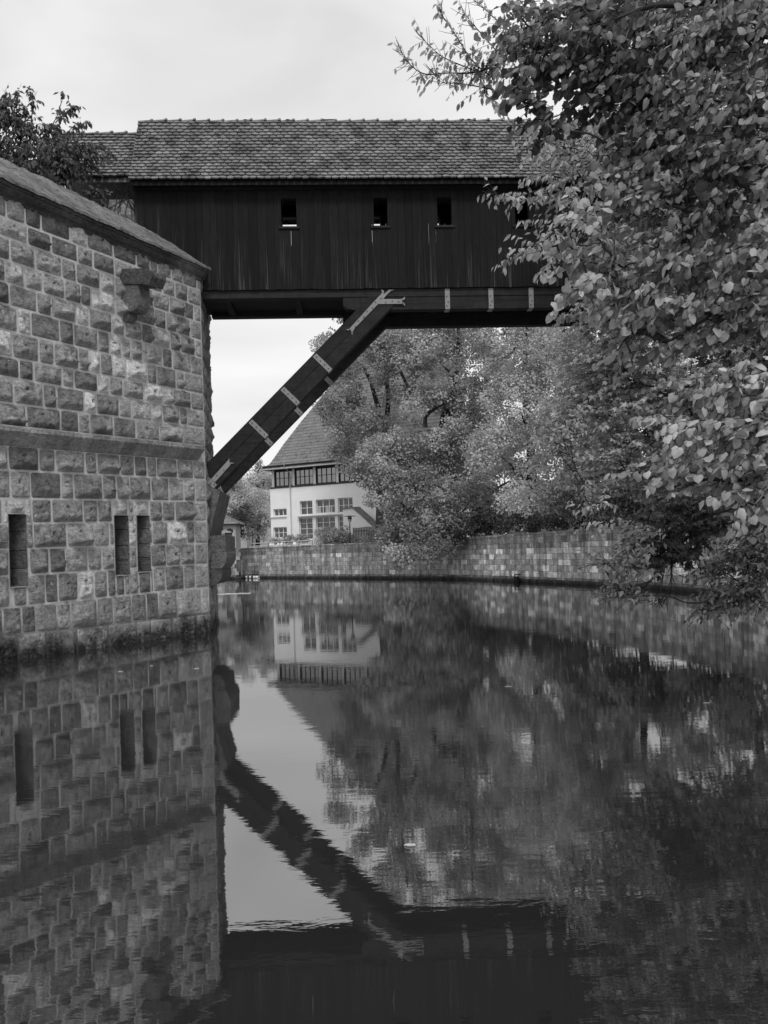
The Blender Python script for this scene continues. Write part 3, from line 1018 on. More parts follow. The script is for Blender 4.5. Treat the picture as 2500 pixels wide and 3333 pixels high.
groof = gt.build('tile_roof', M['tile'], gate)
rt = MB(); ridge_tiles(rt, FB, uG0, uG1, -1.2, gr - .02, rnd)
rt.build('ridge_tiles', M['ridge'], groof, True)

# ------------------------------------------------------------------ stone corbels that carry the strut (part of the bastion)
vc = -.02
seat = [(660, 1562), (716, 1600), (694, 1690), (682, 1745), (676, 1762), (660, 1762)]
b = MB(); b.cur = .22
sp_ = [FB.uz(px, py, vc) for px, py in seat]
back = [FB.pt(p[0], vc - 2.2, p[1]) for p in sp_]
b.prism([FB.pt(p[0], vc, p[1]) for p in sp_], back)
b.build('strut_seat', M['dressed'], tower, False, True)
zc = [FB.z(700, y, vc) for y in (1742, 1798, 1851, 1906)]
uw0, uw1, uw2 = FB.u(655, 1820, vc), FB.u(735, 1770, vc), FB.u(722, 1870, vc)
for k in range(3):
    b = MB(); b.cur = (.2, .26, .12)[k]
    zt1, zb1_ = zc[k] - .006, zc[k + 1] + .006
    if k == 0: q = [(uw0, zb1_), (uw1, zb1_), (uw1, zt1), (uw0, zt1)]
    elif k == 1:
        q = [(uw0, zb1_), (uw2 - .0, zb1_), (uw1 - .03, zb1_ + .14), (uw1 + .015, zb1_ + .3), (uw1 + .01, zt1), (uw0, zt1)]
    else:
        h = zt1 - zb1_
        q = [(uw0, zb1_)] + [(uw2 - .33 * (1 - math.sin(a)), zb1_ + h * .62 * (1 - math.cos(a))) for a in (.0, .4, .8, 1.2, 1.57)] + [(uw2, zt1), (uw0, zt1)]
    b.prism([FB.pt(u, vc, z) for u, z in q], [FB.pt(u, vc - 2.1, z) for u, z in q])
    b.build('corbel_stone', M['dressed'], tower, False, True)
# ------------------------------------------------------------------ river, ground
GZ = 2.72
wall_px = [(690, 1880), (795, 1880.5)]
def wl(px, py):
    Y = depth_at(px, py)
    p = P(px, py, Y)
    return Vector((p.x, p.y))
A0 = wl(800, 1881); 
wall_right = [A0, wl(1200, 1883), wl(1350, 1884), wl(1498, 1886), wl(1700, 1894), wl(1900, 1903.5), wl(2077, 1914), wl(2300, 1931), wl(2500, 1949)]
wall_right += [Vector((13.6, 23.5)), Vector((11.4, 17.0)), Vector((9.4, 10.5)), Vector((8.6, 4.0)), Vector((8.4, -6)), Vector((8.4, -25))]
A1 = A0 + (Vector((0, 0)) - A0).normalized() * 2.4 + Vector((-.42, 0))      # end of the older length, standing forward
wall_left = [A1 + Vector((-16, -1.0)), A1]
b = MB()
b.add([(-60, -60, 0), (60, -60, 0), (60, 100, 0), (-60, 100, 0)], [(0, 1, 2, 3)])
river = tag(b.build('river_water', M['water']), kind='structure')
b = MB()
b.add([(-60, -60, -2.2), (60, -60, -2.2), (60, 100, -2.2), (-60, 100, -2.2)], [(0, 1, 2, 3)])
tag(b.build('river_bed', M['bed']), kind='structure')

def ngon(mb, pts, z):
    vs = [Vector((p[0], p[1], z)) for p in pts]
    tris = tessellate_polygon([vs])
    mb.add(vs, [t for t in tris])
b = MB()
poly = [(p.x + (.25 if i > 5 else 0), p.y + .25) for i, p in enumerate(wall_right)]
poly = poly + [(8.65, -60), (2500, -60), (2500, 3500), (-2500, 3500), (-2500, 82), (wall_left[0].x, wall_left[0].y + .3), (A1.x, A1.y + .3)]
ngon(b, poly, GZ)
lb = [(-60, -60), (-15, -60), (-14.5, 2), (-12.5, 12), (-12, 22), (-6.6, 28), (-9.6, 38), (-15, 60), (-29, 76.2), (-2500, 82), (-2500, -60)]
ngon(b, lb, GZ)
gr_ = b.build('ground', M['ground'], None, False, True)
for p in gr_.data.polygons:
    if p.normal.z < 0: p.flip()
tag(gr_, kind='structure')
b = MB()
for i in range(1, len(lb) - 2):
    p, q = lb[i], lb[i + 1]
    b.add([(p[0], p[1], -2), (q[0], q[1], -2), (q[0], q[1], GZ), (p[0], p[1], GZ)], [(0, 1, 2, 3)])
lw = b.build('left_bank_wall', M['quay'])
lw.name = 'bank_wall'
tag(lw, 'plain retaining wall of the left bank running away behind the bastion', 'wall')

# ------------------------------------------------------------------ quay walls: coursed stones of many greys
def resample(path):
    out = [0.0]
    for i in range(len(path) - 1):
        out.append(out[-1] + (path[i + 1] - path[i]).length)
    return out
def smooth_path(path, n=7):
    out = []
    for i in range(len(path) - 1):
        p0, p1, p2, p3 = path[max(i - 1, 0)], path[i], path[i + 1], path[min(i + 2, len(path) - 1)]
        for k in range(n):
            t = k / n
            out.append(0.5 * ((2 * p1) + (-p0 + p2) * t + (2 * p0 - 5 * p1 + 4 * p2 - p3) * t * t + (-p0 + 3 * p1 - 3 * p2 + p3) * t ** 3))
    out.append(path[-1])
    return out
def quay(path, ztop, label, rnd, flip=False, curve=True):
    if curve: path = smooth_path(path)
    s = resample(path)
    tot = s[-1]
    def at(u):
        u = max(0, min(tot - 1e-6, u))
        i = 0
        while s[i + 1] < u: i += 1
        t = (u - s[i]) / (s[i + 1] - s[i])
        d = (path[i + 1] - path[i]).normalized()
        p = path[i] + (path[i + 1] - path[i]) * t
        return p, Vector((d.y, -d.x))
    root = empty('quay_wall', (path[len(path) // 2].x, path[len(path) // 2].y, 0), label, 'quay wall')
    mb = MB()
    heights = []
    z = -.10
    first = .42
    while z < 3.4:
        heights.append(z); z += rnd.choice([.30, .34, .36, .40]) if z > 0 else first
    nrow = len(heights) - 1
    def ofs(u, v, z):
        p, n = at(u)
        return (p.x + n.x * v, p.y + n.y * v, z)
    for r in range(nrow):
        u = -rnd.uniform(0, .5)
        run = None
        while u < tot:
            w = rnd.choice([.28, .36, .42, .5, .58, .66, .8])
            e = min(u + w, tot)
            p, n = at(max(u, 0) * .5 + e * .5)
            zt = ztop(max(0, (u + e) / 2))
            z0, z1 = heights[r], min(heights[r + 1], zt)
            if z1 - z0 > .06 and e - max(u, 0) > .05:
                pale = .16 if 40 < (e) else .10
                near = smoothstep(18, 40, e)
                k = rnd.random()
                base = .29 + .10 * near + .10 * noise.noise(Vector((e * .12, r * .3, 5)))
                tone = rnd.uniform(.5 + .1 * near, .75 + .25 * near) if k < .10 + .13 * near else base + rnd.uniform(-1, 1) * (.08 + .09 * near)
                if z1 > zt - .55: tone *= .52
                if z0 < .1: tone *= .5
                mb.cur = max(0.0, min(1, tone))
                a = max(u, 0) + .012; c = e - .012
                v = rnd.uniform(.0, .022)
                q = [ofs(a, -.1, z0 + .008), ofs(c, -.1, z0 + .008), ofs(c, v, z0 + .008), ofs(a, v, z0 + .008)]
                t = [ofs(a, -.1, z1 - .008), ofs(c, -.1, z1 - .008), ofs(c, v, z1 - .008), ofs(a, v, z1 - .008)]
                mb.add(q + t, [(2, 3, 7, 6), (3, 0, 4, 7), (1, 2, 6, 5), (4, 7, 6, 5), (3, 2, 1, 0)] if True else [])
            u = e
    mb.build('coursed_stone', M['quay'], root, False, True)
    core = MB()
    for i in range(len(path) - 1):
        za, zb = ztop(s[i]) - .01, ztop(s[i + 1]) - .01
        core.hexa([ofs(s[i], -.5, -2), ofs(s[i + 1] - 1e-4, -.5, -2), ofs(s[i + 1] - 1e-4, -.004, -2), ofs(s[i], -.004, -2),
                   ofs(s[i], -.5, za), ofs(s[i + 1] - 1e-4, -.5, zb), ofs(s[i + 1] - 1e-4, -.004, zb), ofs(s[i], -.004, za)])
    core.build('joint_core', M['quay_joint'], root)
    cop = MB()
    u = 0
    while u < tot - .1:
        e = min(u + rnd.uniform(.7, 1.3), tot)
        z = ztop((u + e) / 2)
        cop.cur = rnd.uniform(.08, .34)
        cop.hexa([ofs(u + .006, -.5, z), ofs(e - .006, -.5, z), ofs(e - .006, .045, z), ofs(u + .006, .045, z),
                  ofs(u + .006, -.5, z + .1), ofs(e - .006, -.5, z + .1), ofs(e - .006, .045, z + .1), ofs(u + .006, .045, z + .1)])
        u = e
    cop.build('coping', M['quay'], root, False, True)
    led = MB(); led.cur = 0.0                          # the wet footing just above the water
    for i in range(len(path) - 1):
        led.hexa([ofs(s[i], 0, -.6), ofs(s[i + 1] - 1e-4, 0, -.6), ofs(s[i + 1] - 1e-4, .14, -.6), ofs(s[i], .14, -.6),
                  ofs(s[i], 0, .20), ofs(s[i + 1] - 1e-4, 0, .20), ofs(s[i + 1] - 1e-4, .14, .17), ofs(s[i], .14, .17)])
    led.build('wet_footing', M['quay'], root)
    return root, at, s
rnd = random.Random(77)
tot_pts = [(0, 2.66), (14, 2.72), (25, 2.80), (45, 2.98), (60, 3.12), (200, 3.15)]
def ztop_r(u):
    for (a, za), (c, zc_) in zip(tot_pts, tot_pts[1:]):
        if u <= c: return za + (zc_ - za) * (u - a) / (c - a)
    return 3.15
qr, q_at, q_s = quay(wall_right, ztop_r, 'long curving quay wall of many grey stones below the trees, with black wet foot', rnd)
ql, _, _ = quay(wall_left + [A0 + Vector((.03, .2))], lambda u: 2.64, 'short older quay wall standing forward beside the bastion corbel, with dark shaded end', rnd, False, False)

# iron ladder hoop with its cross bar on the far wall
def wall_xy(px):                                       # point of the quay wall seen at this column
    best = None
    tot = q_s[-1]
    for k in range(3000):
        u = tot * k / 3000
        p, n = q_at(u)
        x = CX + p.x / p.y * FPX if p.y > 1 else 1e9
        d = abs(x - px)
        if best is None or d < best[0]: best = (d, u, p, n)
    return best[1], best[2], best[3]
def wall_pt(px, py, v=.1):
    x, y = unroll(px, py)
    u, p, n = wall_xy(x)
    q = p + n * v
    return Vector((q.x, q.y, CAMH + (HOR - y) / FPX * q.y))
b = MB()
b.tube([wall_pt(832, 1876), wall_pt(832, 1840), wall_pt(839, 1840), wall_pt(840, 1847)], .028, 6)
b.tube([wall_pt(823, 1861), wall_pt(842, 1862)], .03, 6)
b.tube([wall_pt(823, 1860), wall_pt(823, 1863)], .05, 6); b.tube([wall_pt(842, 1860), wall_pt(842, 1864)], .05, 6)
o = b.build('mooring_bracket', M['dark_iron'])
tag(o, 'thin dark iron mooring bracket with cross bar on the far quay wall', 'bracket')
b = MB()
b.tube([wall_pt(1685, 1897, .25), wall_pt(1687, 1870, .25), wall_pt(1704, 1870, .25)], .05, 6)
o = b.build('mooring_post', M['dark_iron'])
b = MB()
c = wall_pt(1698, 1893, .3)
b.lathe((c.x, c.y, 0), [(.02, .36), (.10, .33), (.13, .2), (.14, .05), (.10, -.1)], 10)
b.build('mooring_fender', M['dark'], o)
tag(o, 'black hooked mooring post with round fender at the foot of the curving wall', 'mooring post')
# striped boom floating at the step of the wall
bo = empty('floating_boom', wall_pt(845, 1879, .8), 'striped white and dark boom lying on the water below the mooring bracket', 'boom')
def bp(px, z): 
    p = wall_pt(px, 1880, .9); p.z = z; return p
b = MB(); b.tube([bp(806, .12), bp(822, .13), bp(868, .10)], [.06, .09, .09], 8)
b.build('boom_tube', M['grey_wood'], bo)
for x0, x1 in ((829, 833), (840, 845), (853, 858), (861, 868)):
    b = MB(); b.tube([bp(x0, .112), bp(x1, .108)], .12, 8)
    b.build('white_band', M['white'], bo)
b = MB(); b.tube([bp(799, -.2), bp(799, .30)], .2, 8); b.tube([bp(806, -.2), bp(806.5, .34)], .06, 6)
b.build('boom_anchor', M['dark_iron'], bo)
# thin white line drifting on the river, left
b = MB()
pts = []
for k in range(14):
    x = 672 + k * (815 - 672) / 13
    y = 1936 - 5 * k / 13 + .5 * math.sin(k * 1.7)
    p = P(x, y, depth_at(x, y)); p.z = .012 + .004 * math.sin(k * 2.2); pts.append(p)
b.tube(pts, .02, 5)
tag(b.build('floating_rope', M['white']), 'thin white rope floating on the water beside the bastion corner', 'rope')
# drifting leaves and scraps
fl_spots = [(1335, 2754, .04), (392, 2187, .05), (640, 2177, .05), (493, 2168, .03), (1060, 1983, .05), (2196, 2018, .07), (2130, 1960, .05), (2040, 1958, .04), (1905, 2000, .05), (2300, 2290, .04), (1655, 2236, .05)]
for px, py, r in fl_spots:
    p = P(px, py, depth_at(px, py))
    b = MB()
    an = R.uniform(-.3, .3)
    ring = [(r * math.cos(a) * 1.0, r * .45 * math.sin(a)) for a in [k * math.pi / 5 for k in range(10)]]
    ring = [(x * (1 + .25 * math.sin(3 * i)), y) for i, (x, y) in enumerate(ring)]
    lo = [(p.x + x * math.cos(an) - y * math.sin(an), p.y + x * math.sin(an) + y * math.cos(an), .004) for x, y in ring]
    hi = [(q[0], q[1], .008 + .008 * abs(math.sin(i * 1.3))) for i, q in enumerate(lo)]
    b.prism(lo, hi)
    lab = 'pale curled leaf floating on the river, largest of the drifting leaves' if px == 1335 else 'small pale leaf drifting on the dark river'
    tag(b.build('floating_leaf', M['pale']), lab, 'leaf', 'leaves drifting on the river')

# ------------------------------------------------------------------ the white house
YH = 80.0
h0 = P(879, 1600, YH); h1 = P(1300, 1600, YH * .915)
FH = Frame((h0.x, h0.y), (h1.x - h0.x, h1.y - h0.y))
house = empty('white_house', (h0.x + 5, h0.y, GZ), 'large white rendered house with steep flared tile roof and a band of dark attic windows', 'house')
UHE = FH.u(1395, 1600)
HD = 9.0
def zh(px, py, v=0): return FH.z(px, py, v)
z_sill_top = zh(1000, 1582)                            # foot of the attic window band
z_eave = zh(1000, 1521)
b = MB()
zlow, zmid = zh(1050, 1676), zh(900, 1620)
# openings in the facade: (u0,u1,z0,z1)
def rect(x0, x1, y0, y1):
    xm, ym = (x0 + x1) / 2, (y0 + y1) / 2
    return (FH.u(x0, ym), FH.u(x1, ym), FH.z(xm, y1), FH.z(xm, y0))
W = [rect(890, 933, 1656, 1680), rect(890, 934, 1716, 1752),
     rect(976, 1017, 1630, 1676), rect(1028, 1090, 1625, 1671), rect(1100, 1148, 1620, 1668),
     rect(974, 1018, 1685, 1756), rect(1029, 1091, 1681, 1756), rect(1101, 1150, 1678, 1750)]
us = sorted({round(x, 4) for w in W for x in w[:2]} | {0.0, UHE})
zs = sorted({round(x, 4) for w in W for x in w[2:]} | {GZ - .3, z_sill_top})
for i in range(len(us) - 1):
    for j in range(len(zs) - 1):
        um, zm = .5 * (us[i] + us[i + 1]), .5 * (zs[j] + zs[j + 1])
        if any(w[0] < um < w[1] and w[2] < zm < w[3] for w in W): continue
        b.add([FH.pt(us[i], 0, zs[j]), FH.pt(us[i + 1], 0, zs[j]), FH.pt(us[i + 1], 0, zs[j + 1]), FH.pt(us[i], 0, zs[j + 1])], [(0, 1, 2, 3)])
b.add([FH.pt(0, 0, GZ - .3), FH.pt(0, -HD, GZ - .3), FH.pt(0, -HD, z_sill_top), FH.pt(0, 0, z_sill_top)], [(3, 2, 1, 0)])
b.add([FH.pt(UHE, 0, GZ - .3), FH.pt(UHE, -HD, GZ - .3), FH.pt(UHE, -HD, z_sill_top), FH.pt(UHE, 0, z_sill_top)], [(0, 1, 2, 3)])
b.add([FH.pt(0, -HD, GZ - .3), FH.pt(UHE, -HD, GZ - .3), FH.pt(UHE, -HD, z_sill_top), FH.pt(0, -HD, z_sill_top)], [(0, 1, 2, 3)])
b.add([FH.pt(0, -.3, z_sill_top), FH.pt(UHE, -.3, z_sill_top), FH.pt(UHE, -HD, z_sill_top), FH.pt(0, -HD, z_sill_top)], [(0, 1, 2, 3)])
b.add([FH.pt(0, 0, z_sill_top), FH.pt(UHE, 0, z_sill_top), FH.pt(UHE, -.32, z_sill_top), FH.pt(0, -.32, z_sill_top)], [(0, 1, 2, 3)])
b.build('wall', M['render'], house)
def window(fr, w, nx, nz, par, frame='white', dep=-.18, bar=.045, split=None, curtain=False):
    u0, u1, z0, z1 = w
    f = MB()
    f.add([fr.pt(u0, 0, z0), fr.pt(u0, dep - .04, z0), fr.pt(u0, dep - .04, z1), fr.pt(u0, 0, z1)], [(0, 1, 2, 3)])
    f.add([fr.pt(u1, 0, z0), fr.pt(u1, dep - .04, z0), fr.pt(u1, dep - .04, z1), fr.pt(u1, 0, z1)], [(3, 2, 1, 0)])
    f.add([fr.pt(u0, 0, z1), fr.pt(u1, 0, z1), fr.pt(u1, dep - .04, z1), fr.pt(u0, dep - .04, z1)], [(3, 2, 1, 0)])
    f.add([fr.pt(u0, 0, z0), fr.pt(u1, 0, z0), fr.pt(u1, dep - .04, z0), fr.pt(u0, dep - .04, z0)], [(0, 1, 2, 3)])
    ex = bar * 1.6
    f.box(fr, u0 + .002, u0 + ex, dep, dep - .07, z0 + .002, z1 - .002); f.box(fr, u1 - ex, u1 - .002, dep, dep - .07, z0 + .002, z1 - .002)
    f.box(fr, u0 + ex, u1 - ex, dep, dep - .07, z0 + .002, z0 + ex * 1.2); f.box(fr, u0 + ex, u1 - ex, dep, dep - .07, z1 - ex, z1 - .002)
    for k in range(1, nx):
        c = u0 + (u1 - u0) * k / nx
        f.box(fr, c - bar * .8, c + bar * .8, dep + .003, dep - .066, z0 + ex, z1 - ex)
    for k in range(1, nz):
        c = z0 + (z1 - z0) * k / nz
        f.box(fr, u0 + ex, u1 - ex, dep - .003, dep - .06, c - bar * .5, c + bar * .5)
    fo = f.build('window', M[frame], par, False, False)
    g = MB()
    g.add([fr.pt(u0, dep - .035, z0), fr.pt(u1, dep - .035, z0), fr.pt(u1, dep - .035, z1), fr.pt(u0, dep - .035, z1)], [(0, 1, 2, 3)])
    g.build('pane', M['attic_glass' if frame == 'grey_wood' else 'glass'], fo)
    if curtain:
        for s0, s1 in curtain:
            c = MB()
            c.box(fr, u0 + (u1 - u0) * s0, u0 + (u1 - u0) * s1, dep - .030, dep - .034, z0 + ex, z0 + (z1 - z0) * .55)
            c.build('curtain', M['curtain'], fo)
    return fo
window(FH, W[0], 3, 1, house); window(FH, W[1], 3, 2, house)
window(FH, W[2], 2, 2, house); window(FH, W[3], 3, 2, house, curtain=[(.05, .2), (.45, .62), (.72, .8)]); window(FH, W[4], 3, 2, house)
window(FH, W[5], 2, 4, house); window(FH, W[6], 3, 4, house, curtain=[(.03, .25)]); window(FH, W[7], 3, 4, house)
b = MB()
zl_ = zh(1040, 1680)
b.box(FH, FH.u(972, 1683), FH.u(1160, 1672), .01, .22, zl_, zl_ + .09)
b.build('ledge', M['zinc'], house)
b = MB()
zl_ = W[0][2] - .06
b.box(FH, 0.0, FH.u(934, 1685), .004, .12, zl_ - .05, zl_ + .05)
b.build('sill_ledge', M['white'], house)
# attic band: dark strip windows between pale posts
posts = [(884, 892), (950, 958), (1018, 1027), (1092, 1101), (1166, 1175), (1240, 1249), (1314, 1323)]
pu = []
for x0, x1 in posts:
    ym = 1550 - (x0 - 884) * .085
    pu.append((FH.u(x0, ym), FH.u(x1, ym)))
    b = MB(); b.box(FH, pu[-1][0], pu[-1][1], -.04, -.30, z_sill_top + .02, z_eave + .3)
    b.build('post', M['white'], house)
b = MB(); b.box(FH, 0.05, UHE, .05, -.25, z_sill_top - .02, z_sill_top + .13)
b.build('attic_sill', M['grey_wood'], house)
b = MB(); b.box(FH, .05, UHE, -.02, -.3, z_eave - .02, z_eave + .3)
b.build('attic_lintel', M['grey_wood'], house)
for i in range(len(pu) - 1):
    window(FH, (pu[i][1] + .01, pu[i + 1][0] - .01, z_sill_top + .14, z_eave - .03), 4, 2, house, 'grey_wood', -.16, .05)
b = MB(); b.box(FH, .1, UHE - .1, -.4, -HD + .2, z_sill_top + .01, z_eave + .3)
b.build('attic_core', M['grey_wood'], house)
# roof: steep, bell-cast at the eaves, hipped at the left
hip_px = [(843, 1531), (878, 1510), (895, 1487), (921, 1449), (980, 1373), (1041, 1299), (1120, 1203), (1180, 1130)]
lev = [(.95, 0.0)]
rz = []
for k, (px, py) in enumerate(hip_px):
    setb = [.95, .25, -.1, -.65, -1.75, -2.8, -4.0, -4.45][k]
    u, z = FH.uz(px, py, setb)
    rz.append((u, setb, z))
b = MB()
NSUB = 9
def rr(i, t):
    a, c = rz[i], rz[i + 1]
    return tuple(a[q] + (c[q] - a[q]) * t for q in range(3))
rowsr = []
for i in range(len(rz) - 1):
    n = [2, 2, 4, 7, 7, 9, 7][i]
    for k in range(n):
        rowsr.append(rr(i, k / n))
rowsr.append(rz[-1])
for k in range(len(rowsr) - 1):
    (ua_, va_, za_), (uc_, vc_, zc_) = rowsr[k], rowsr[k + 1]
    n = 40
    for i in range(n):
        s0, s1 = i / n, (i + 1) / n
        b.cur = .45 + rnd.uniform(-.25, .25)
        l = .035
        def q(u_, s): return u_ + (UHE + 1 - u_ * 1.0 - u_) * 0 + (UHE + .8 - u_) * s
        p = [FH.pt(q(ua_, s0), va_ + l, za_ + .01), FH.pt(q(ua_, s1), va_ + l, za_ + .01), FH.pt(q(uc_, s1), vc_, zc_), FH.pt(q(uc_, s0), vc_, zc_)]
        b.add(p, [(0, 1, 2, 3)])
        b.add([p[0] - Vector((0, 0, .05)), p[1] - Vector((0, 0, .05)), p[1], p[0]], [(0, 1, 2, 3)])
    # the hipped left side
    va2, vc2 = -HD - va_, -HD - vc_
    b.cur = .4
    b.add([FH.pt(ua_, va2, za_), FH.pt(ua_, va_, za_), FH.pt(uc_, vc_, zc_), FH.pt(uc_, vc2, zc_)], [(0, 1, 2, 3)])
    b.add([FH.pt(UHE + .8, va2, za_), FH.pt(ua_, va2, za_), FH.pt(uc_, vc2, zc_), FH.pt(UHE + .8, vc2, zc_)], [(0, 1, 2, 3)])
hr = b.build('tile_roof', M['far_tile'], house)
b = MB(); b.box(FH, rz[0][0] + .1, UHE + .6, .9, -HD - .8, z_eave + .30, z_eave + .36)
b.build('eaves_soffit', M['grey_wood'], house)
b = MB()
g0 = rz[0]
b.tube([FH.pt(g0[0] + .1, g0[1] + .04, g0[2] - .02), FH.pt(UHE + .7, g0[1] + .04, g0[2] - .02)], .06, 6)
b.build('gutter', M['zinc'], hr)
b = MB()
zsg = rz[1][2] + .05
for k in range(60):
    uu = rz[1][0] + .3 + k * .42
    if uu > UHE: break
    b.tube([FH.pt(uu, rz[1][1] + .02, zsg - .12), FH.pt(uu, rz[1][1] + .22, zsg + .02)], .02, 4)
b.tube([FH.pt(rz[1][0] + .2, rz[1][1] + .2, zsg + .03), FH.pt(UHE, rz[1][1] + .2, zsg + .03)], .018, 4)
b.build('snow_guard', M['zinc'], hr)
b = MB()
ud = FH.u(948, 1660)
b.tube([FH.pt(FH.u(926, 1523, .9), .95, z_eave + .30), FH.pt(FH.u(928, 1530, .8), .8, z_eave + .1), FH.pt(ud - .15, .2, z_eave - .15), FH.pt(ud, .08, z_eave - .45), FH.pt(ud, .08, GZ)], .055, 8)
b.build('downpipe', M['zinc'], house, True)

# low white stair wing in front of the house, with sloping tiled coping
FS = Frame((FH.pt(0, 2.5, 0).x, FH.pt(0, 2.5, 0).y), (FH.e.x, FH.e.y))
stair = empty('stair_wing', FS.at(1160, 1740), 'low white garden wing with sloping tiled coping in front of the white house', 'garden wing')
tp = [(1116, 1657), (1150, 1654), (1196, 1696), (1240, 1736)]
q = [FS.uz(x, y) for x, y in tp]
b = MB()
ring = [(q[0][0], GZ - .2)] + [(q[3][0], GZ - .2)] + list(reversed(q))
b.prism([FS.pt(u, 0, z) for u, z in ring], [FS.pt(u, -1.2, z) for u, z in ring])
b.build('wall', M['render'], stair, False, True)
b = MB(); b.cur = .5
for (a, c) in zip(q, q[1:]):
    b.hexa([FS.pt(a[0] - .04, .14, a[1] + .004), FS.pt(c[0] + .02, .14, c[1] + .004), FS.pt(c[0] + .02, -1.3, c[1] + .004), FS.pt(a[0] - .04, -1.3, a[1] + .004),
            FS.pt(a[0] - .04, .12, a[1] + .10), FS.pt(c[0] + .02, .12, c[1] + .10), FS.pt(c[0] + .02, -1.2, c[1] + .16), FS.pt(a[0] - .04, -1.2, a[1] + .16)])
b.build('coping', M['far_tile'], stair)
# picket fence
FK = Frame((FS.pt(0, 1.5, 0).x, FS.pt(0, 1.5, 0).y), (FH.e.x, FH.e.y))
fen = empty('picket_fence', FK.at(1180, 1740), 'short weathered picket fence below the sloping white garden wall', 'fence')
u0, u1 = FK.u(1149, 1725), FK.u(1215, 1722)
zt = FK.z(1180, 1716)
b = MB()
u = u0
while u < u1:
    b.box(FK, u, u + .11, .02, 0, GZ + .1, zt + .03 * math.sin(u * 3)); u += .16
b.build('picket', M['picket'], fen)
b = MB(); b.box(FK, u0, u1, -.001, -.05, zt - .35, zt - .27); b.box(FK, u0, u1, -.001, -.05, GZ + .3, GZ + .38)
b.build('rails', M['picket'], fen)

# ------------------------------------------------------------------ lamps on the quay
def lamp(px, py_top, Y, label):
    t = P(px, py_top, Y)
    root = empty('street_lamp', (t.x, t.y, GZ), label, 'street lamp', 'slim lamps along the quay')
    b = MB(); b.tube([(t.x, t.y, GZ), (t.x, t.y, t.z - .55)], [.055, .04], 8)
    b.build('lamp_post', M['dark_iron'], root)
    b = MB(); b.lathe((t.x, t.y, t.z), [(.0, .05), (.15, .04), (.52, .0), (.52, -.02), (.12, -.03), (0, -.03)], 20)
    b.build('lamp_cap', M['dark_iron'], root, False, True)
    b = MB(); b.lathe((t.x, t.y, t.z), [(.1, -.03), (.17, -.1), (.16, -.34), (.08, -.5), (.05, -.56)], 12)
    b.build('lamp_lantern', M['zinc'], root, True)
    b = MB(); b.lathe((t.x, t.y, t.z), [(.178, -.14), (.178, -.24), (.165, -.25)], 12)
    b.build('lamp_collar', M['dark_iron'], root, True)
lamp(1138, 1680, 67.5, 'slim dark street lamp with flat disc cap standing before the white garden wing')
lamp(821, 1711, 80.5, 'slim street lamp with flat disc cap under the pale trees beside the hut')

# ------------------------------------------------------------------ hut with graffiti
YU = 84.0
u0_ = P(668, 1740, YU); u1_ = P(768, 1740, YU)
FU = Frame((u0_.x, u0_.y), (1, .02))
hut = empty('graffiti_hut', (u0_.x + 1.5, u0_.y, GZ), 'small pale hut with hipped tile roof and graffiti on its wall, beside the bastion', 'hut')
ul, ur = FU.u(668, 1740), FU.u(767, 1740)
zw = FU.z(720, 1709)
b = MB()
wd0, wd1 = FU.u(731, 1745), FU.u(756, 1745)
zd1 = FU.z(743, 1734)
b.box(FU, ul, wd0, 0, -3.2, GZ - .2, zw); b.box(FU, wd1, ur, 0, -3.2, GZ - .2, zw); b.box(FU, wd0, wd1, 0, -3.2, zd1, zw); b.box(FU, wd0, wd1, -.3, -3.2, GZ - .2, zd1)
b.build('wall', M['pale'], hut)
b = MB(); b.box(FU, wd0 + .02, wd1 - .02, -.16, -.2, GZ, zd1 - .02)
dr = b.build('door', M['picket'], hut)
b = MB(); b.box(FU, wd0 + .05, wd0 + .45, -.15, -.158, GZ + .45, GZ + .75); b.box(FU, wd0 + .12, wd0 + .4, -.15, -.158, GZ - .1, GZ + .35)
b.build('notice', M['white'], dr)
ze_ = FU.z(720, 1706); za_ = FU.z(708, 1666, -1.6)
ua_ = FU.u(708, 1666, -1.6)
b = MB()
ring = [(ul - .35, .4), (ur + .42, .4), (ur + .42, -3.6), (ul - .35, -3.6)]
for i in range(4):
    a, c = ring[i], ring[(i + 1) % 4]
    n = 7
    for k in range(n):
        t0, t1 = k / n, (k + 1) / n
        ap = (ua_, -1.6)
        def mixp(p, t, z): return FU.pt(p[0] + (ap[0] - p[0]) * t, p[1] + (ap[1] - p[1]) * t, z)
        m_ = 10
        for s in range(m_):
            b.cur = .4 + rnd.uniform(-.35, .35)
            p0 = (a[0] + (c[0] - a[0]) * s / m_, a[1] + (c[1] - a[1]) * s / m_); p1 = (a[0] + (c[0] - a[0]) * (s + 1) / m_, a[1] + (c[1] - a[1]) * (s + 1) / m_)
            z0, z1 = ze_ + (za_ - ze_) * t0 + .03, ze_ + (za_ - ze_) * t1 
            b.add([mixp(p0, t0, z0), mixp(p1, t0, z0), mixp(p1, t1, z1), mixp(p0, t1, z1)], [(0, 1, 2, 3)])
            b.add([mixp(p0, t0, z0 - .04), mixp(p1, t0, z0 - .04), mixp(p1, t0, z0), mixp(p0, t0, z0)], [(0, 1, 2, 3)])
hrf = b.build('tile_roof', M['far_tile'], hut)
b = MB(); b.box(FU, ul - .3, ur + .36, .34, -3.5, ze_ - .12, ze_ - .02)
b.build('eaves', M['grey_wood'], hut)
b = MB()
ap = FU.pt(ua_, -1.6, za_ + .03)
for p in ring: b.tube([FU.pt(p[0], p[1], ze_ + .05), ap], .07, 6)
b.cur = .7
b.build('hip_tiles', M['far_tile'], hrf)
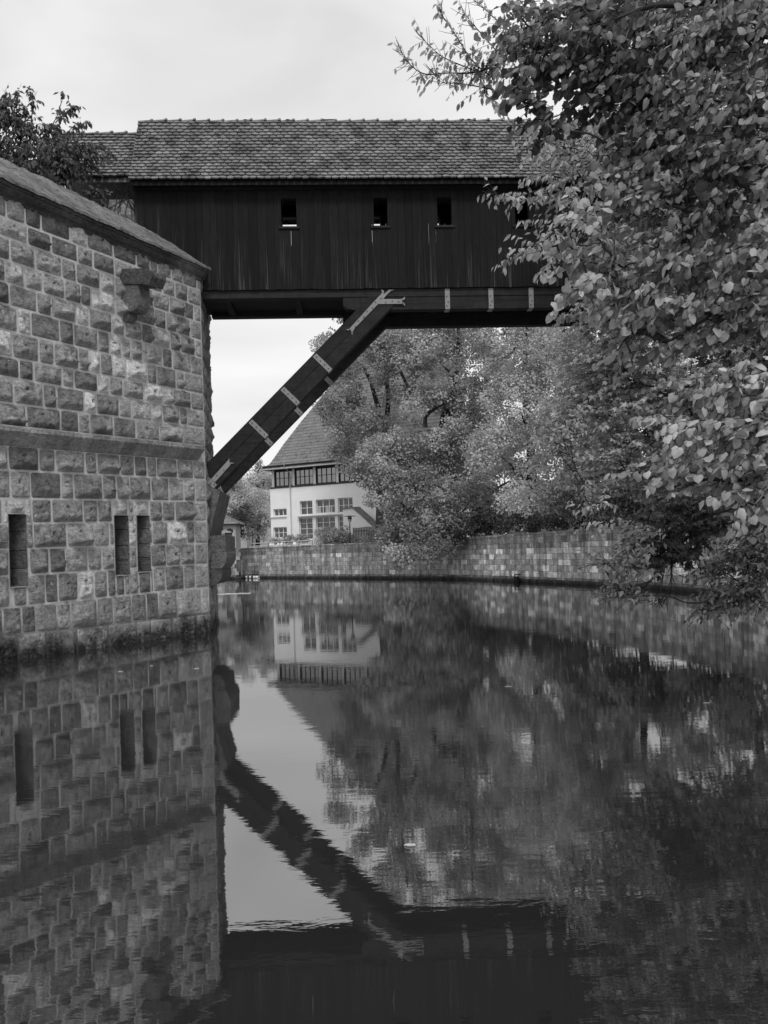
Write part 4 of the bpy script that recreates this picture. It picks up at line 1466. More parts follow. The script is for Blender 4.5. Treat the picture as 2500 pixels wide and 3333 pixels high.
GL = {'L': [[(0, 1), (0, 0), (.6, 0)]], 'G': [[(.7, .85), (.35, 1), (0, .6), (.1, .1), (.45, 0), (.7, .2), (.7, .5), (.4, .5)]],
      'B': [[(0, 0), (0, 1), (.5, .95), (.55, .65), (.1, .52), (.6, .4), (.6, .1), (0, 0)]], 'T': [[(0, 1), (.8, 1)], [(.4, 1), (.4, 0)]],
      'Q': [[(.4, 1), (.05, .7), (.05, .3), (.4, 0), (.7, .3), (.7, .7), (.4, 1)], [(.4, .3), (.8, -.15)]],
      'N': [[(0, 0), (.1, 1), (.6, 0), (.7, 1)]], 'K': [[(0, 0), (0, 1)], [(.65, 1), (.05, .5), (.7, 0)]], 'S': [[(.7, .85), (.35, 1), (.05, .75), (.6, .4), (.6, .1), (.25, -.1), (0, .1)]],
      'H': [[(0, 0), (.05, 1)], [(.6, 0), (.65, 1)], [(0, .5), (.62, .5)]],
      'heart': [[(.5, 0), (.0, .6), (.2, 1), (.5, .75), (.8, 1), (1, .6), (.5, 0)]], '+': [[(0, .5), (1, .5)], [(.5, 0), (.5, 1)]],
      'scribble': [[(0, .2), (.2, .8), (.35, .2), (.6, .9), (.7, .1), (1, .7), (1.2, .2), (1.5, .8), (1.7, .1), (2, .6)]],
      'dash': [[(0, .6), (.5, 1), (1, .7)]]}
def graffiti(items, wth, name):
    b = MB()
    for g, px, py, w, h in items:
        for st in GL[g]:
            pts = [FU.at(px + x * w, py - y * h, .012) for x, y in st]
            b.tube(pts, wth, 5)
    return b.build(name, M['paint'], hut)
graffiti([('L', 698, 1726, 6, 9), ('G', 704, 1726, 6.5, 8), ('B', 711, 1725, 6, 8), ('T', 717, 1725, 6, 8), ('Q', 722, 1725, 6, 7.5), ('heart', 702, 1733, 5.5, 4.5), ('+', 714, 1731, 4, 4), ('scribble', 697, 1741, 8, 5), ('scribble', 715, 1741, 7, 5)], .034, 'graffiti_lettering')
graffiti([('dash', 739, 1727, 7, 4), ('N', 745, 1727, 6, 7), ('K', 751, 1729, 4, 8), ('S', 754, 1731, 6, 7)], .065, 'graffiti_tag')
b = MB()                                               # pale painted panel low on the wall, seen best in the water
b.box(FU, FU.u(700, 1760), FU.u(729, 1760), .004, .008, GZ - .1, GZ + .75)
pn = b.build('painted_panel', M['white'], hut)
b = MB()
c0, c1 = FU.u(703, 1760), FU.u(724, 1760)
b.tube([FU.pt(c0, .02, GZ + .05), FU.pt(c0 + .1, .02, GZ + .65), FU.pt(c1 - .1, .02, GZ + .05), FU.pt(c1, .02, GZ + .65)], .05, 5)
b.build('painted_letter', M['paint'], pn)

# ------------------------------------------------------------------ things on the terrace above the far wall
def tw(px, py, off=-.8):                               # point standing a little behind the edge of the far wall
    return wall_pt(px, py, off)
rail = empty('terrace_railing', tw(900, 1775), 'pale two-rail metal railing along the top of the far quay wall', 'railing')
b = MB()
b.tube([tw(767, 1771), tw(850, 1767), tw(996, 1759)], .035, 6)
b.build('top_rail', M['rail'], rail)
b = MB(); b.tube([tw(752, 1780), tw(850, 1776), tw(1008, 1767)], .035, 6)
b.build('lower_rail', M['rail'], rail)
for px in (768, 800, 850, 900, 950, 993):
    t = tw(px, 1770 - (px - 768) * .05)
    b = MB(); b.tube([(t.x, t.y, GZ), t], .03, 6)
    b.build('rail_post', M['dark_iron'], rail)
lf = empty('low_slat_fence', tw(810, 1783, -.5), 'knee-high row of white slats on the far wall, below the railing', 'fence')
b = MB()
for k in range(40):
    px = 768 + k * 1.9
    y = 1782 - (px - 768) * .035
    if 842 < px: break
    a = tw(px, y, -.45)
    b.hexa([(a.x, a.y, 2.76), (a.x + .035, a.y, 2.76), (a.x + .035, a.y + .02, 2.76), (a.x, a.y + .02, 2.76),
            (a.x, a.y, a.z), (a.x + .035, a.y, a.z), (a.x + .035, a.y + .02, a.z), (a.x, a.y + .02, a.z)])
b.build('slat', M['white'], lf)
a, c = tw(765, 1785, -.42), tw(843, 1782, -.42)
b = MB(); b.tube([a, c], .03, 5)
b.build('slat_rail', M['white'], lf)
for k, (px, py, s) in enumerate(((869, 1780, .14), (877, 1781, .1), (893, 1779, .14), (903, 1780, .12), (944, 1778, .1), (949, 1777, .14))):
    t = tw(px, py, -.45)
    b = MB(); b.lathe((t.x, t.y, 2.76), [(s * .7, 0), (s, .16), (s * 1.05, .2), (s * .6, .3), (0, .32)], 9)
    tag(b.build('flower_pot', M['white'], None, True, True), 'small white flower pot on the far quay wall below the railing', 'flower pot', 'white pots on the far wall')
# distant roofs between the trees on the left
def gable(px0, px1, py_e, py_r, Y, label, name='distant_house'):
    a = P(px0, py_e, Y); c = P(px1, py_e, Y); r = P((px0 + px1) / 2, py_r, Y)
    root = empty(name, (r.x, Y, GZ), label, 'house')
    b = MB()
    b.hexa([(a.x, Y, GZ), (c.x, Y, GZ), (c.x, Y + 9, GZ), (a.x, Y + 9, GZ), (a.x, Y, a.z), (c.x, Y, a.z), (c.x, Y + 9, a.z), (a.x, Y + 9, a.z)])
    b.build('wall', M['pale'], root)
    b = MB(); b.cur = .5
    b.add([(a.x - .5, Y - .4, a.z), (c.x + .5, Y - .4, a.z), (c.x + .5, Y + 9.4, a.z), (a.x - .5, Y + 9.4, a.z), (a.x + 2, Y + 4.5, r.z), (c.x - 2.0, Y + 4.5, r.z)], [(0, 1, 5, 4), (2, 3, 4, 5), (1, 2, 5), (3, 0, 4)])
    b.build('roof', M['far_tile'], root)
gable(690, 800, 1640, 1530, 125, 'distant house with plain grey roof behind the pale trees left of the white house')
gable(835, 980, 1600, 1548, 140, 'distant grey roof just showing between the trees and the white house')

# a far wood that closes the view behind everything
def far_wood():
    rng = np.random.default_rng(5)
    pos, ax, nn, sz, tn = [], [], [], [], []
    for k in range(230):
        x = rng.uniform(-2, 115); y = rng.uniform(118, 150)
        hgt = rng.uniform(5, 13); r = rng.uniform(2, 4.5)
        n = 260
        q = rng.normal(size=(n, 3)); q /= np.linalg.norm(q, axis=1, keepdims=True)
        pos.append(np.array((x, y, GZ + hgt * rng.uniform(.15, .8))) + q * np.array((r, r, r * .9)) * (rng.uniform(.3, 1, n) ** .5)[:, None])
        ax.append(q + rng.normal(size=(n, 3)) * .6); nn.append(q * .6 + np.array((0, 0, .8)) + rng.normal(size=(n, 3)) * .4)
        sz.append(rng.uniform(.5, .95, n)); tn.append(rng.uniform(.2, .7, n) + rng.uniform(-.15, .15))
    return [np.concatenate(a) for a in (pos, ax, nn, sz, tn)]
# ------------------------------------------------------------------ leaves
def unit(a):
    return a / np.maximum(np.linalg.norm(a, axis=-1, keepdims=True), 1e-9)
T_HEART = (np.array([(0, 0, 0), (0, .42, .05), (0, 1.0, -.14), (-.30, -.13, -.02), (-.53, .20, -.07), (-.36, .66, -.10), (.30, -.13, -.02), (.53, .20, -.07), (.36, .66, -.10)]),
           [(0, 1, 4, 3), (1, 2, 5, 4), (0, 6, 7, 1), (1, 7, 8, 2)])
T_LONG = (np.array([(0, 0, 0), (0, .5, .05), (0, 1.0, -.12), (-.21, .22, -.04), (-.20, .62, -.06), (.21, .22, -.04), (.20, .62, -.06)]),
          [(0, 1, 4, 3), (1, 2, 4), (0, 5, 6, 1), (1, 6, 2)])
T_MAPLE = (np.array([(0, 0, 0), (-.42, .02, -.06), (-.20, .26, 0), (-.52, .52, -.1), (-.17, .56, 0), (0, 1.0, -.1), (.17, .56, 0), (.52, .52, -.1), (.20, .26, 0), (.42, .02, -.06)]),
           [(0, 2, 1), (2, 4, 3), (0, 8, 6, 4, 2), (4, 6, 5), (6, 8, 7), (0, 9, 8)])
T_SMALL = (np.array([(0, 0, 0), (-.36, .45, -.09), (0, 1.0, -.05), (.36, .45, -.09), (0, .5, .02)]), [(0, 4, 2, 1), (0, 3, 2, 4)])
T_TINY = (np.array([(0, 0, 0), (-.42, .5, -.05), (0, 1.0, 0), (.42, .5, .05)]), [(0, 1, 2, 3)])

def leaf_mesh(name, tmpl, pos, axis, nrm, size, tone, mat, parent):
    tv, tf = tmpl
    n = len(pos)
    a = unit(np.asarray(axis, float)); m_ = np.asarray(nrm, float)
    m_ = unit(m_ - (m_ * a).sum(1, keepdims=True) * a)
    b = np.cross(a, m_)
    sz = np.asarray(size, float)[:, None, None]
    curl = NR.uniform(.3, 3.2, n)[:, None, None]
    V = (b[:, None, :] * tv[None, :, 0:1] + a[:, None, :] * tv[None, :, 1:2] + m_[:, None, :] * tv[None, :, 2:3] * curl) * sz + np.asarray(pos, float)[:, None, :]
    k = len(tv)
    V = V.reshape(-1, 3)
    loops, starts, c = [], [], 0
    base = (np.arange(n) * k)[:, None]
    lens = [len(f) for f in tf]
    flat = np.array([i for f in tf for i in f])
    L = (base + flat[None, :]).reshape(-1)
    per_ = np.array(lens)
    tot = np.tile(per_, n)
    st = np.concatenate([[0], np.cumsum(tot)[:-1]])
    me = bpy.data.meshes.new(name)
    me.vertices.add(len(V)); me.vertices.foreach_set('co', V.astype(np.float32).reshape(-1))
    me.loops.add(len(L)); me.loops.foreach_set('vertex_index', L.astype(np.int32))
    me.polygons.add(len(tot)); me.polygons.foreach_set('loop_start', st.astype(np.int32)); 
    at = me.attributes.new('tone', 'FLOAT', 'POINT')
    at.data.foreach_set('value', np.repeat(np.clip(tone, 0, 1), k).astype(np.float32))
    me.update(calc_edges=True)
    if k > 5: smooth(me)
    return link_mesh(name, me, mat, parent)

class Leaves:
    def __init__(self): self.p, self.a, self.n, self.s, self.t = [], [], [], [], []
    def add(self, p, a, n, s, t):
        self.p.append(tuple(p)); self.a.append(tuple(a)); self.n.append(tuple(n)); self.s.append(s); self.t.append(t)
    def build(self, name, tmpl, mat, parent):
        if not self.p: return None
        return leaf_mesh(name, tmpl, np.array(self.p), np.array(self.a), np.array(self.n), np.array(self.s), np.array(self.t), mat, parent)

def curve_pts(a, b, sag, n, rnd, wob=.05):
    a, b = Vector(a), Vector(b)
    L = (b - a).length
    out = []
    o = Vector((rnd.uniform(-9, 9), 0, 0))
    for i in range(n + 1):
        t = i / n
        p = a.lerp(b, t)
        p.z += sag * L * 4 * t * (1 - t)
        w = noise.noise_vector(o + Vector((t * 3, 0, 0))) * wob * L * math.sin(math.pi * t)
        out.append(p + w)
    return out

def spray(lv, tw, rnd, p, d, ln, nl, size, droop, tone, side=.8, hang=.5, bright=0.0, tip_bare=0):
    """a leafy twig: leaves stand alternately left and right of it and hang"""
    d = Vector(d).normalized()
    pts = [Vector(p)]
    seg = ln / 6
    dd = d.copy()
    for i in range(6):
        dd = (dd + Vector((rnd.uniform(-.12, .12), rnd.uniform(-.12, .12), -droop * .16 + rnd.uniform(-.08, .08)))).normalized()
        pts.append(pts[-1] + dd * seg)
    tw.tube(pts, [.0055 * (1 - .1 * i) * (ln / .6) ** .5 for i in range(7)], 3, False)
    up = Vector((0, 0, 1))
    for i in range(nl):
        t = (i + .6) / nl * (6 - tip_bare)
        k = min(5, int(t)); f = t - k
        q = pts[k].lerp(pts[k + 1], f)
        dr = (pts[k + 1] - pts[k]).normalized()
        sd = dr.cross(up)
        sd = sd.normalized() if sd.length > .01 else Vector((1, 0, 0))
        sgn = 1 if i % 2 else -1
        ax = dr * rnd.uniform(.1, .9) + sd * sgn * side * rnd.uniform(.4, 1.3) + Vector((rnd.uniform(-.5, .5), rnd.uniform(-.5, .5), -hang * rnd.uniform(.1, 1.8)))
        nn = up * rnd.uniform(.2, 1.0) + dr * .35 + sd * sgn * rnd.uniform(-.3, .7) + Vector((rnd.gauss(0, .55), rnd.gauss(-.15, .55), rnd.gauss(0, .35)))
        lv.add(q, ax, nn, size * rnd.uniform(.6, 1.2), tone + rnd.uniform(-.3, .28))

def near_tree(name, label, cat, trunk, blobs, tmpl, leaf, nleaf, ln, mat, limb_r=.06, droop=.5, hang=.5, dens=1.0, seed=1, twigs=(), crown_part='crown', out=None, limb_sag=-.04, group=None):
    """trunk: list of points; blobs: (px, py, rx, ry, distance, depth radius, tone, weight)"""
    rnd = random.Random(seed)
    root = empty(name, trunk[0], label, cat, group)
    tb = MB()
    tb.tube(trunk, [limb_r * 3.4 * (1 - .55 * i / (len(trunk) - 1)) for i in range(len(trunk))], 10)
    tb.build('trunk', M['bark'], root, True)
    lb_, tw, lv = MB(), MB(), Leaves()
    tr = [Vector(q) for q in trunk]
    cs_ = [P(b_[0], b_[1], b_[4]) for b_ in blobs]
    # grow the boughs: every leaf mass hangs on the nearest wood already grown, so boughs fork and thin out
    nodes = [(q, None, 0.0) for q in tr]              # point, parent node, length of wood behind it
    order = sorted(range(len(blobs)), key=lambda i: min((cs_[i] - q).length for q in tr))
    of = {}
    for i in order:
        best = min(range(len(nodes)), key=lambda k: (cs_[i] - nodes[k][0]).length + .25 * nodes[k][2] + (0.9 * max(0, nodes[k][0].z - cs_[i].z)))
        of[i] = best
        nodes.append((cs_[i], best, nodes[best][2] + (cs_[i] - nodes[best][0]).length))
        of[i] = (best, len(nodes) - 1)
    load = [1.0] * len(nodes)
    for k in range(len(nodes) - 1, len(tr) - 1, -1):
        load[nodes[k][1]] += load[k]
    for i in order:
        px, py, rx, ry, Y, dY, tone, wt = blobs[i]
        c = cs_[i]
        sx, sz = rx / FPX * Y, ry / FPX * Y
        k0, k1 = of[i]
        base = nodes[k0][0]
        n_tw = max(3, int(wt * dens * (sx * sz) / (leaf * leaf * nleaf) * 30))
        lim = curve_pts(base, c, limb_sag * rnd.uniform(-.5, 1.5), 10, rnd, .10)
        r1 = limb_r * .095 * load[k1] ** .5; r0 = min(limb_r * 1.6, r1 * 1.35 + .004)
        lb_.tube(lim, [r0 + (r1 - r0) * q / 10 for q in range(11)], 6, False)
        o = (c - base); o.z *= .3
        o.normalize()
        for _ in range(n_tw):
            while True:
                g = Vector((rnd.uniform(-1, 1), rnd.uniform(-1, 1), rnd.uniform(-1, 1)))
                if g.length < 1: break
            p = c + Vector((g.x * sx, g.y * dY, g.z * sz))
            d = o * .7 + Vector((g.x, g.y * .5, g.z * .7)) * .7 + Vector((rnd.uniform(-.4, .4), rnd.uniform(-.5, .3), rnd.uniform(-.25, .25)))
            l = ln * rnd.uniform(.6, 1.25)
            d.normalize()
            tn = tone - .04 + .34 * noise.noise(p * 1.1)
            spray(lv, tw, rnd, p - d * l * .5, d, l, max(3, int(nleaf * rnd.uniform(.7, 1.2))), leaf, droop, tn, hang=hang)
            if rnd.random() < .30:
                q = lim[rnd.randint(4, 10)]
                lb_.tube(curve_pts(q, p - d * l * .5, -.05, 5, rnd, .16), [.011, .010, .008, .007, .006, .005], 4, False)
    for pts, lf, r0 in twigs:                         # single branches drawn from the photograph
        q = [P(*a) for a in pts]
        full = smooth3(q, 5)
        lb_.tube(full, [r0 * (1 - .8 * i / (len(full) - 1)) for i in range(len(full))], 5, False)
        n = len(full)
        for i in range(2, n):
            d = (full[i] - full[i - 1]).normalized()
            for _ in range(2):
                s = Vector((rnd.uniform(-1, 1), rnd.uniform(-1, 1), rnd.uniform(-1, 1.2)))
                dd = d * .8 + s * .6
                l = ln * rnd.uniform(.15, .5)
                if rnd.random() < lf * (1 - .75 * i / n):
                    spray(lv, tw, rnd, full[i], dd, l * 1.3, rnd.randint(2, 6), leaf, droop, .5, hang=hang)
                else:
                    e = full[i] + dd.normalized() * l
                    tw.tube([full[i], full[i].lerp(e, .5) + Vector((0, 0, -.01)), e], [.005, .004, .0025], 3, False)
            if rnd.random() < .25 * lf:
                lv.add(full[i], Vector((rnd.uniform(-.4, .4), 0, -1)), Vector((0, -1, .5)), leaf * .8, .3)
    lb_.build('limbs', M['bark'], root, True)
    tw.build('twigs', M['twig'], root)
    lv.build(crown_part, tmpl, mat, root)
    return root

def smooth3(pts, n):
    out = []
    for i in range(len(pts) - 1):
        p0, p1, p2, p3 = pts[max(i - 1, 0)], pts[i], pts[i + 1], pts[min(i + 2, len(pts) - 1)]
        for k in range(n):
            t = k / n
            out.append(0.5 * ((2 * p1) + (-p0 + p2) * t + (2 * p0 - 5 * p1 + 4 * p2 - p3) * t * t + (-p0 + 3 * p1 - 3 * p2 + p3) * t ** 3))
    out.append(pts[-1])
    return out

def far_tree(name, label, cat, base, blobs, leaf, dens, mat, tmpl=T_TINY, trunk_r=.28, limbs=(), seed=1, clump=.85, group=None, shell=.55, stems=1):
    """a crown of many leaf clumps hung on limbs; blobs: (px, py, rx, ry, distance, depth radius, tone, weight)"""
    rng = np.random.default_rng(seed)
    rnd = random.Random(seed)
    bp_ = Vector((base[0], base[1], GZ - .1))
    root = empty(name, bp_, label, cat, group)
    Pn, An, Nn, Sn, Tn = [], [], [], [], []
    cs_ = [P(b_[0], b_[1], b_[4]) for b_ in blobs]
    top = max(cs_, key=lambda q: q.z)
    tb = MB()
    mean = sum((Vector(q) for q in cs_), Vector()) / len(cs_)
    for s in range(stems):
        tgt = top if s == 0 else cs_[(s * 2) % len(cs_)]
        sp_ = curve_pts(bp_ + Vector((rnd.uniform(-.3, .3) * s, 0, 0)), tgt, 0.0, 12, rnd, .05)
        tb.tube(sp_, [trunk_r * .8 * (1 - .85 * i / 12) / (1 + .3 * s) for i in range(13)], 8)
    main = sp_ if stems == 1 else curve_pts(bp_, top, 0, 12, rnd, .04)
    tb.build('trunk', M['bark'], root, True)
    lb_ = MB()
    for pts, r in limbs:
        q = smooth3([P(a[0], a[1], a[2] + 2.2) for a in pts], 4)
        lb_.tube(q, [r * .8 * (1 - .7 * i / (len(q) - 1)) for i in range(len(q))], 6)
    for b_, c in zip(blobs, cs_):
        px, py, rx, ry, Y, dY, tone, wt = b_
        sx, sz = rx / FPX * Y, ry / FPX * Y
        st = min(main, key=lambda q: abs(q.z - (c.z - .5 * (Vector((c.x - q.x, c.y - q.y)).length))))
        lb_.tube(curve_pts(st, c, .03, 8, rnd, .07), [trunk_r * .3 * (1 - .9 * i / 8) for i in range(9)], 5, False)
        vol = sx * sz * dY
        ncl = max(6, int(wt * 1.6 * (sx * sz + sx * dY + sz * dY) / (clump * clump)))
        for _ in range(ncl):
            g = rng.normal(size=3); g /= np.linalg.norm(g)
            r = rng.uniform(shell, 1.0) ** .6
            cc = np.array(c) + g * r * np.array((sx, dY, sz)) 
            cr = clump * rng.uniform(.55, 1.25)
            n = int(dens * (cr / leaf) ** 2 * 9)
            q = rng.normal(size=(n, 3)); q /= np.linalg.norm(q, axis=1, keepdims=True)
            rad = rng.uniform(.15, 1, n) ** .5
            pos = cc + q * (rad * cr)[:, None] * np.array((1, 1, .8))
            ax = q * .6 + rng.normal(size=(n, 3)) * .55 + np.array((0, 0, -.45))
            nn = q * .6 + np.array((0, -.15, .75)) + rng.normal(size=(n, 3)) * .45
            Pn.append(pos); An.append(ax); Nn.append(nn)
            Sn.append(leaf * rng.uniform(.7, 1.25, n)); Tn.append(tone + rng.uniform(-.13, .13, n) + rng.uniform(-.26, .26))
            if rng.random() < .07:
                e = Vector(cc)
                lb_.tube(curve_pts(c, e, -.03, 4, rnd, .1), [.03, .025, .02, .016, .01], 4, False)
    lb_.build('limbs', M['bark'], root, True)
    leaf_mesh('crown', tmpl, np.concatenate(Pn), np.concatenate(An), np.concatenate(Nn), np.concatenate(Sn), np.concatenate(Tn), mat, root)
    return root

M['leaf_pale'] = mat_leaf('pale_autumn_leaf', .22, .66, .40)
M['leaf_mid'] = mat_leaf('mid_leaf', .13, .60, .38)
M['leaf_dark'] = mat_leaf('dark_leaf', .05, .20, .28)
M['leaf_lime'] = mat_leaf('lime_leaf', .045, .58, .34)
M['leaf_horn'] = mat_leaf('hornbeam_leaf', .20, .66, .40)

fw = leaf_mesh('distant_wood', T_TINY, *far_wood(), M['leaf_mid'], None)
tag(fw, kind='stuff')
M['leaf_far'] = mat_leaf('far_leaf', .12, .70, .40)
def gp(px, Y):                                         # foot of a trunk on the ground behind the wall
    p = P(px, 1750, Y); return (p.x, p.y)

# --- the big trees beyond the wall, seen under the bridge
far_tree('poplar_tree', 'tall poplar at the left end of the row, overlapping the white house roof', 'tree', gp(1235, 66),
         [(1130, 1115, 100, 95, 66, 3.0, .42, .6), (1098, 1290, 74, 120, 66, 2.6, .35, .9), (1180, 1440, 120, 110, 66, 3, .42, 1), (1190, 950, 110, 110, 67, 3, .4, .7), (1290, 1180, 110, 140, 66, 3.0, .45, .9), (1270, 860, 90, 70, 67, 2.5, .4, .8), (1290, 1050, 110, 90, 67, 3, .45, .8)],
         .20, .9, M['leaf_far'], seed=3, trunk_r=.42, limbs=[([(1232, 1330, 65), (1205, 1240, 64.5), (1180, 1190, 64)], .3), ([(1340, 1290, 65), (1290, 1180, 65), (1230, 1080, 65)], .22)], clump=1.0)
far_tree('poplar_tree', 'broad pale poplar in the middle of the row, its crown reaching up behind the bridge', 'tree', gp(1480, 61),
         [(1430, 1180, 130, 140, 61, 3.0, .55, 1), (1390, 1400, 150, 120, 60, 2.8, .55, 1), (1500, 980, 140, 120, 62, 3.0, .45, .9), (1560, 1230, 110, 150, 61, 2.8, .5, 1), (1300, 1500, 120, 100, 60, 2.4, .55, 1), (1480, 850, 110, 80, 62, 2.6, .5, .9), (1520, 1450, 120, 110, 60, 2.5, .5, 1)],
         .19, .9, M['leaf_far'], seed=4, trunk_r=.42, limbs=[([(1385, 1390, 58), (1390, 1350, 58), (1450, 1310, 57.5), (1500, 1300, 57.5)], .24), ([(1450, 1390, 58), (1500, 1370, 57.6), (1520, 1350, 57.4)], .16), ([(1560, 1420, 58), (1540, 1350, 57.5), (1500, 1305, 57.3)], .12)], clump=1.0)
far_tree('aspen_tree', 'pale shimmering aspen, lightest of the row behind the quay wall', 'tree', gp(1745, 55),
         [(1680, 1130, 120, 130, 55, 2.6, .75, 1), (1690, 1330, 110, 130, 54, 2.4, .78, 1), (1620, 1480, 95, 90, 54, 2.2, .75, 1), (1770, 970, 120, 110, 56, 2.6, .7, .9), (1800, 1220, 110, 130, 55, 2.4, .65, 1), (1700, 830, 100, 70, 56, 2.4, .7, .9)],
         .17, .9, M['leaf_pale'], seed=5, trunk_r=.5, limbs=[([(1745, 1720, 52), (1742, 1600, 52), (1735, 1480, 53)], .42), ([(1690, 1660, 52), (1672, 1600, 52), (1660, 1560, 52)], .14)], clump=.9)
far_tree('poplar_tree', 'darker poplar standing behind, in the gap between middle poplar and aspen', 'tree', gp(1590, 72),
         [(1570, 1120, 110, 170, 72, 2.5, .4, 1), (1590, 1420, 110, 150, 71, 2.5, .38, 1), (1580, 900, 110, 110, 72, 2.5, .4, 1), (1600, 1620, 110, 80, 70, 2.2, .3, 1), (1800, 1080, 110, 150, 70, 2.5, .4, 1), (1780, 1500, 120, 150, 68, 2.5, .35, 1), (1900, 1300, 100, 200, 66, 2.5, .35, 1)],
         .2, .9, M['leaf_far'], seed=14, trunk_r=.4, clump=1.0)
far_tree('alder_tree', 'dark low alder leaning over the quay wall, twigs hanging to the water, below the poplars', 'tree', gp(1430, 59.2),
         [(1285, 1610, 95, 85, 57.5, 2.2, .40, 1), (1390, 1620, 130, 90, 57.5, 2.2, .42, 1), (1520, 1650, 110, 80, 57, 2.2, .34, 1), (1270, 1735, 55, 60, 56.2, 1.3, .34, 1), (1330, 1750, 90, 60, 55.8, 1.4, .34, 1), (1440, 1740, 80, 50, 56, 1.4, .26, .9), (1360, 1815, 70, 38, 54.6, 1.0, .45, .8), (1290, 1800, 40, 35, 54.8, .8, .4, .7), (1430, 1800, 45, 25, 54.6, .8, .3, .7), (1200, 1530, 55, 50, 58, 1.4, .4, .9)],
         .17, .9, M['leaf_far'], seed=6, trunk_r=.3, stems=3, limbs=[([(1460, 1690, 57), (1425, 1650, 56), (1395, 1630, 55.5)], .16), ([(1590, 1660, 56), (1540, 1650, 55.5), (1520, 1640, 55)], .16), ([(1470, 1760, 55), (1440, 1800, 54.4)], .06)], clump=.7)
far_tree('sycamore_tree', 'dark sycamore with heavy trunk right of the aspen, half hidden by the near branches', 'tree', gp(1880, 46),
         [(1880, 1300, 110, 150, 46, 2.4, .5, 1), (1830, 1500, 110, 110, 45, 2.2, .5, 1), (1950, 1480, 110, 130, 44, 2.2, .42, 1), (1930, 1130, 120, 120, 47, 2.4, .5, 1), (1720, 1620, 70, 50, 46, 1.5, .75, .9), (1850, 1640, 100, 50, 44.5, 1.6, .35, .9), (2020, 1620, 90, 60, 42, 1.8, .4, 1)],
         .16, .9, M['leaf_far'], seed=8, trunk_r=.35, clump=.75)
for k, (lab, bx, Y, bl) in enumerate((
        ('leafy plane tree behind the sycamore, filling the gap below the bridge beam', 2080, 44, [(2000, 1180, 130, 150, 44, 2.2, .5, 1), (2120, 1350, 130, 140, 43, 2.2, .45, 1), (2050, 1000, 130, 120, 44, 2.2, .5, 1), (2000, 1560, 130, 90, 42, 2.0, .4, 1), (2130, 1560, 110, 80, 40, 1.8, .35, 1), (2080, 850, 120, 80, 44, 2, .5, .9)]),
        ('dark plane tree at the right edge behind the linden', 2400, 36, [(2280, 1200, 150, 170, 37, 2.0, .4, 1), (2420, 1400, 150, 160, 35, 2.0, .35, 1), (2300, 1500, 140, 110, 35, 1.8, .35, 1), (2330, 960, 150, 150, 37, 2.0, .4, 1), (2500, 1150, 140, 180, 35, 2, .35, 1), (2480, 820, 150, 150, 36, 2, .4, 1), (2420, 1590, 130, 60, 33, 1.5, .3, 1), (2250, 1610, 110, 50, 36, 1.5, .35, 1)]))):
    far_tree('plane_tree', lab, 'tree', gp(bx, Y), bl, .16, .9, M['leaf_far'], seed=90 + k, trunk_r=.35, clump=.75)
# dark bushes under the trees along the wall top
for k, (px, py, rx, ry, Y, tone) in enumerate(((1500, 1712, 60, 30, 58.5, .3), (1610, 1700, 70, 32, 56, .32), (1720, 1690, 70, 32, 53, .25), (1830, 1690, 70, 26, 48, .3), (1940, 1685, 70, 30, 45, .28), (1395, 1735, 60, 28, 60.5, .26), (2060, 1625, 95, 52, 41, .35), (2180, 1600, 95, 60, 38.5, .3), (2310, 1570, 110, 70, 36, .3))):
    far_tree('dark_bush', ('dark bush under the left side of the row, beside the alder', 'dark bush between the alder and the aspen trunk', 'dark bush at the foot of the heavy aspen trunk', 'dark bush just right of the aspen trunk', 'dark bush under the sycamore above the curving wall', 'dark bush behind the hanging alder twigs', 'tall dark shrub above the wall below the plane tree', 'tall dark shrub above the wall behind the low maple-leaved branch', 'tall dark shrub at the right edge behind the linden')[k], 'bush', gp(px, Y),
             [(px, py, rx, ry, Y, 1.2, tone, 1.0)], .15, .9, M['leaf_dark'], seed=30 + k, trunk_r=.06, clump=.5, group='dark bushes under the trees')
# bushes before the house
for k, (px, py, rx, ry, Y, tone) in enumerate(((1060, 1742, 34, 26, 70.5, .5), (1105, 1738, 30, 26, 69.8, .55), (1085, 1752, 50, 22, 68.5, .48), (1180, 1764, 50, 13, 68.6, .4), (1142, 1757, 30, 18, 69.4, .45), (1230, 1750, 40, 30, 66, .3))):
    far_tree('garden_bush', ('low bush in front of the white house windows, at the end of the railing', 'tall leafy bush before the white garden wing', 'spreading bush overhanging the far wall beside the railing', 'bush at the foot of the picket fence', 'bush beside the lamp post before the white wing', 'dark bush between picket fence and hanging alder')[k], 'bush', gp(px, Y),
             [(px, py, rx, ry, Y, .9, tone, 1.2)], .13, .9, M['leaf_mid'], seed=50 + k, trunk_r=.05, clump=.42, group='bushes in front of the white house')
far_tree('flower_bed', 'loose tufts of tall garden plants along the foot of the white house', 'plants', gp(940, 76), [(900, 1760, 24, 10, 76, .5, .6, 1.2), (945, 1757, 26, 12, 75.5, .5, .5, 1.2), (985, 1754, 26, 12, 75, .5, .6, 1.2)], .13, .8, M['leaf_mid'], seed=61, trunk_r=.03, clump=.3)
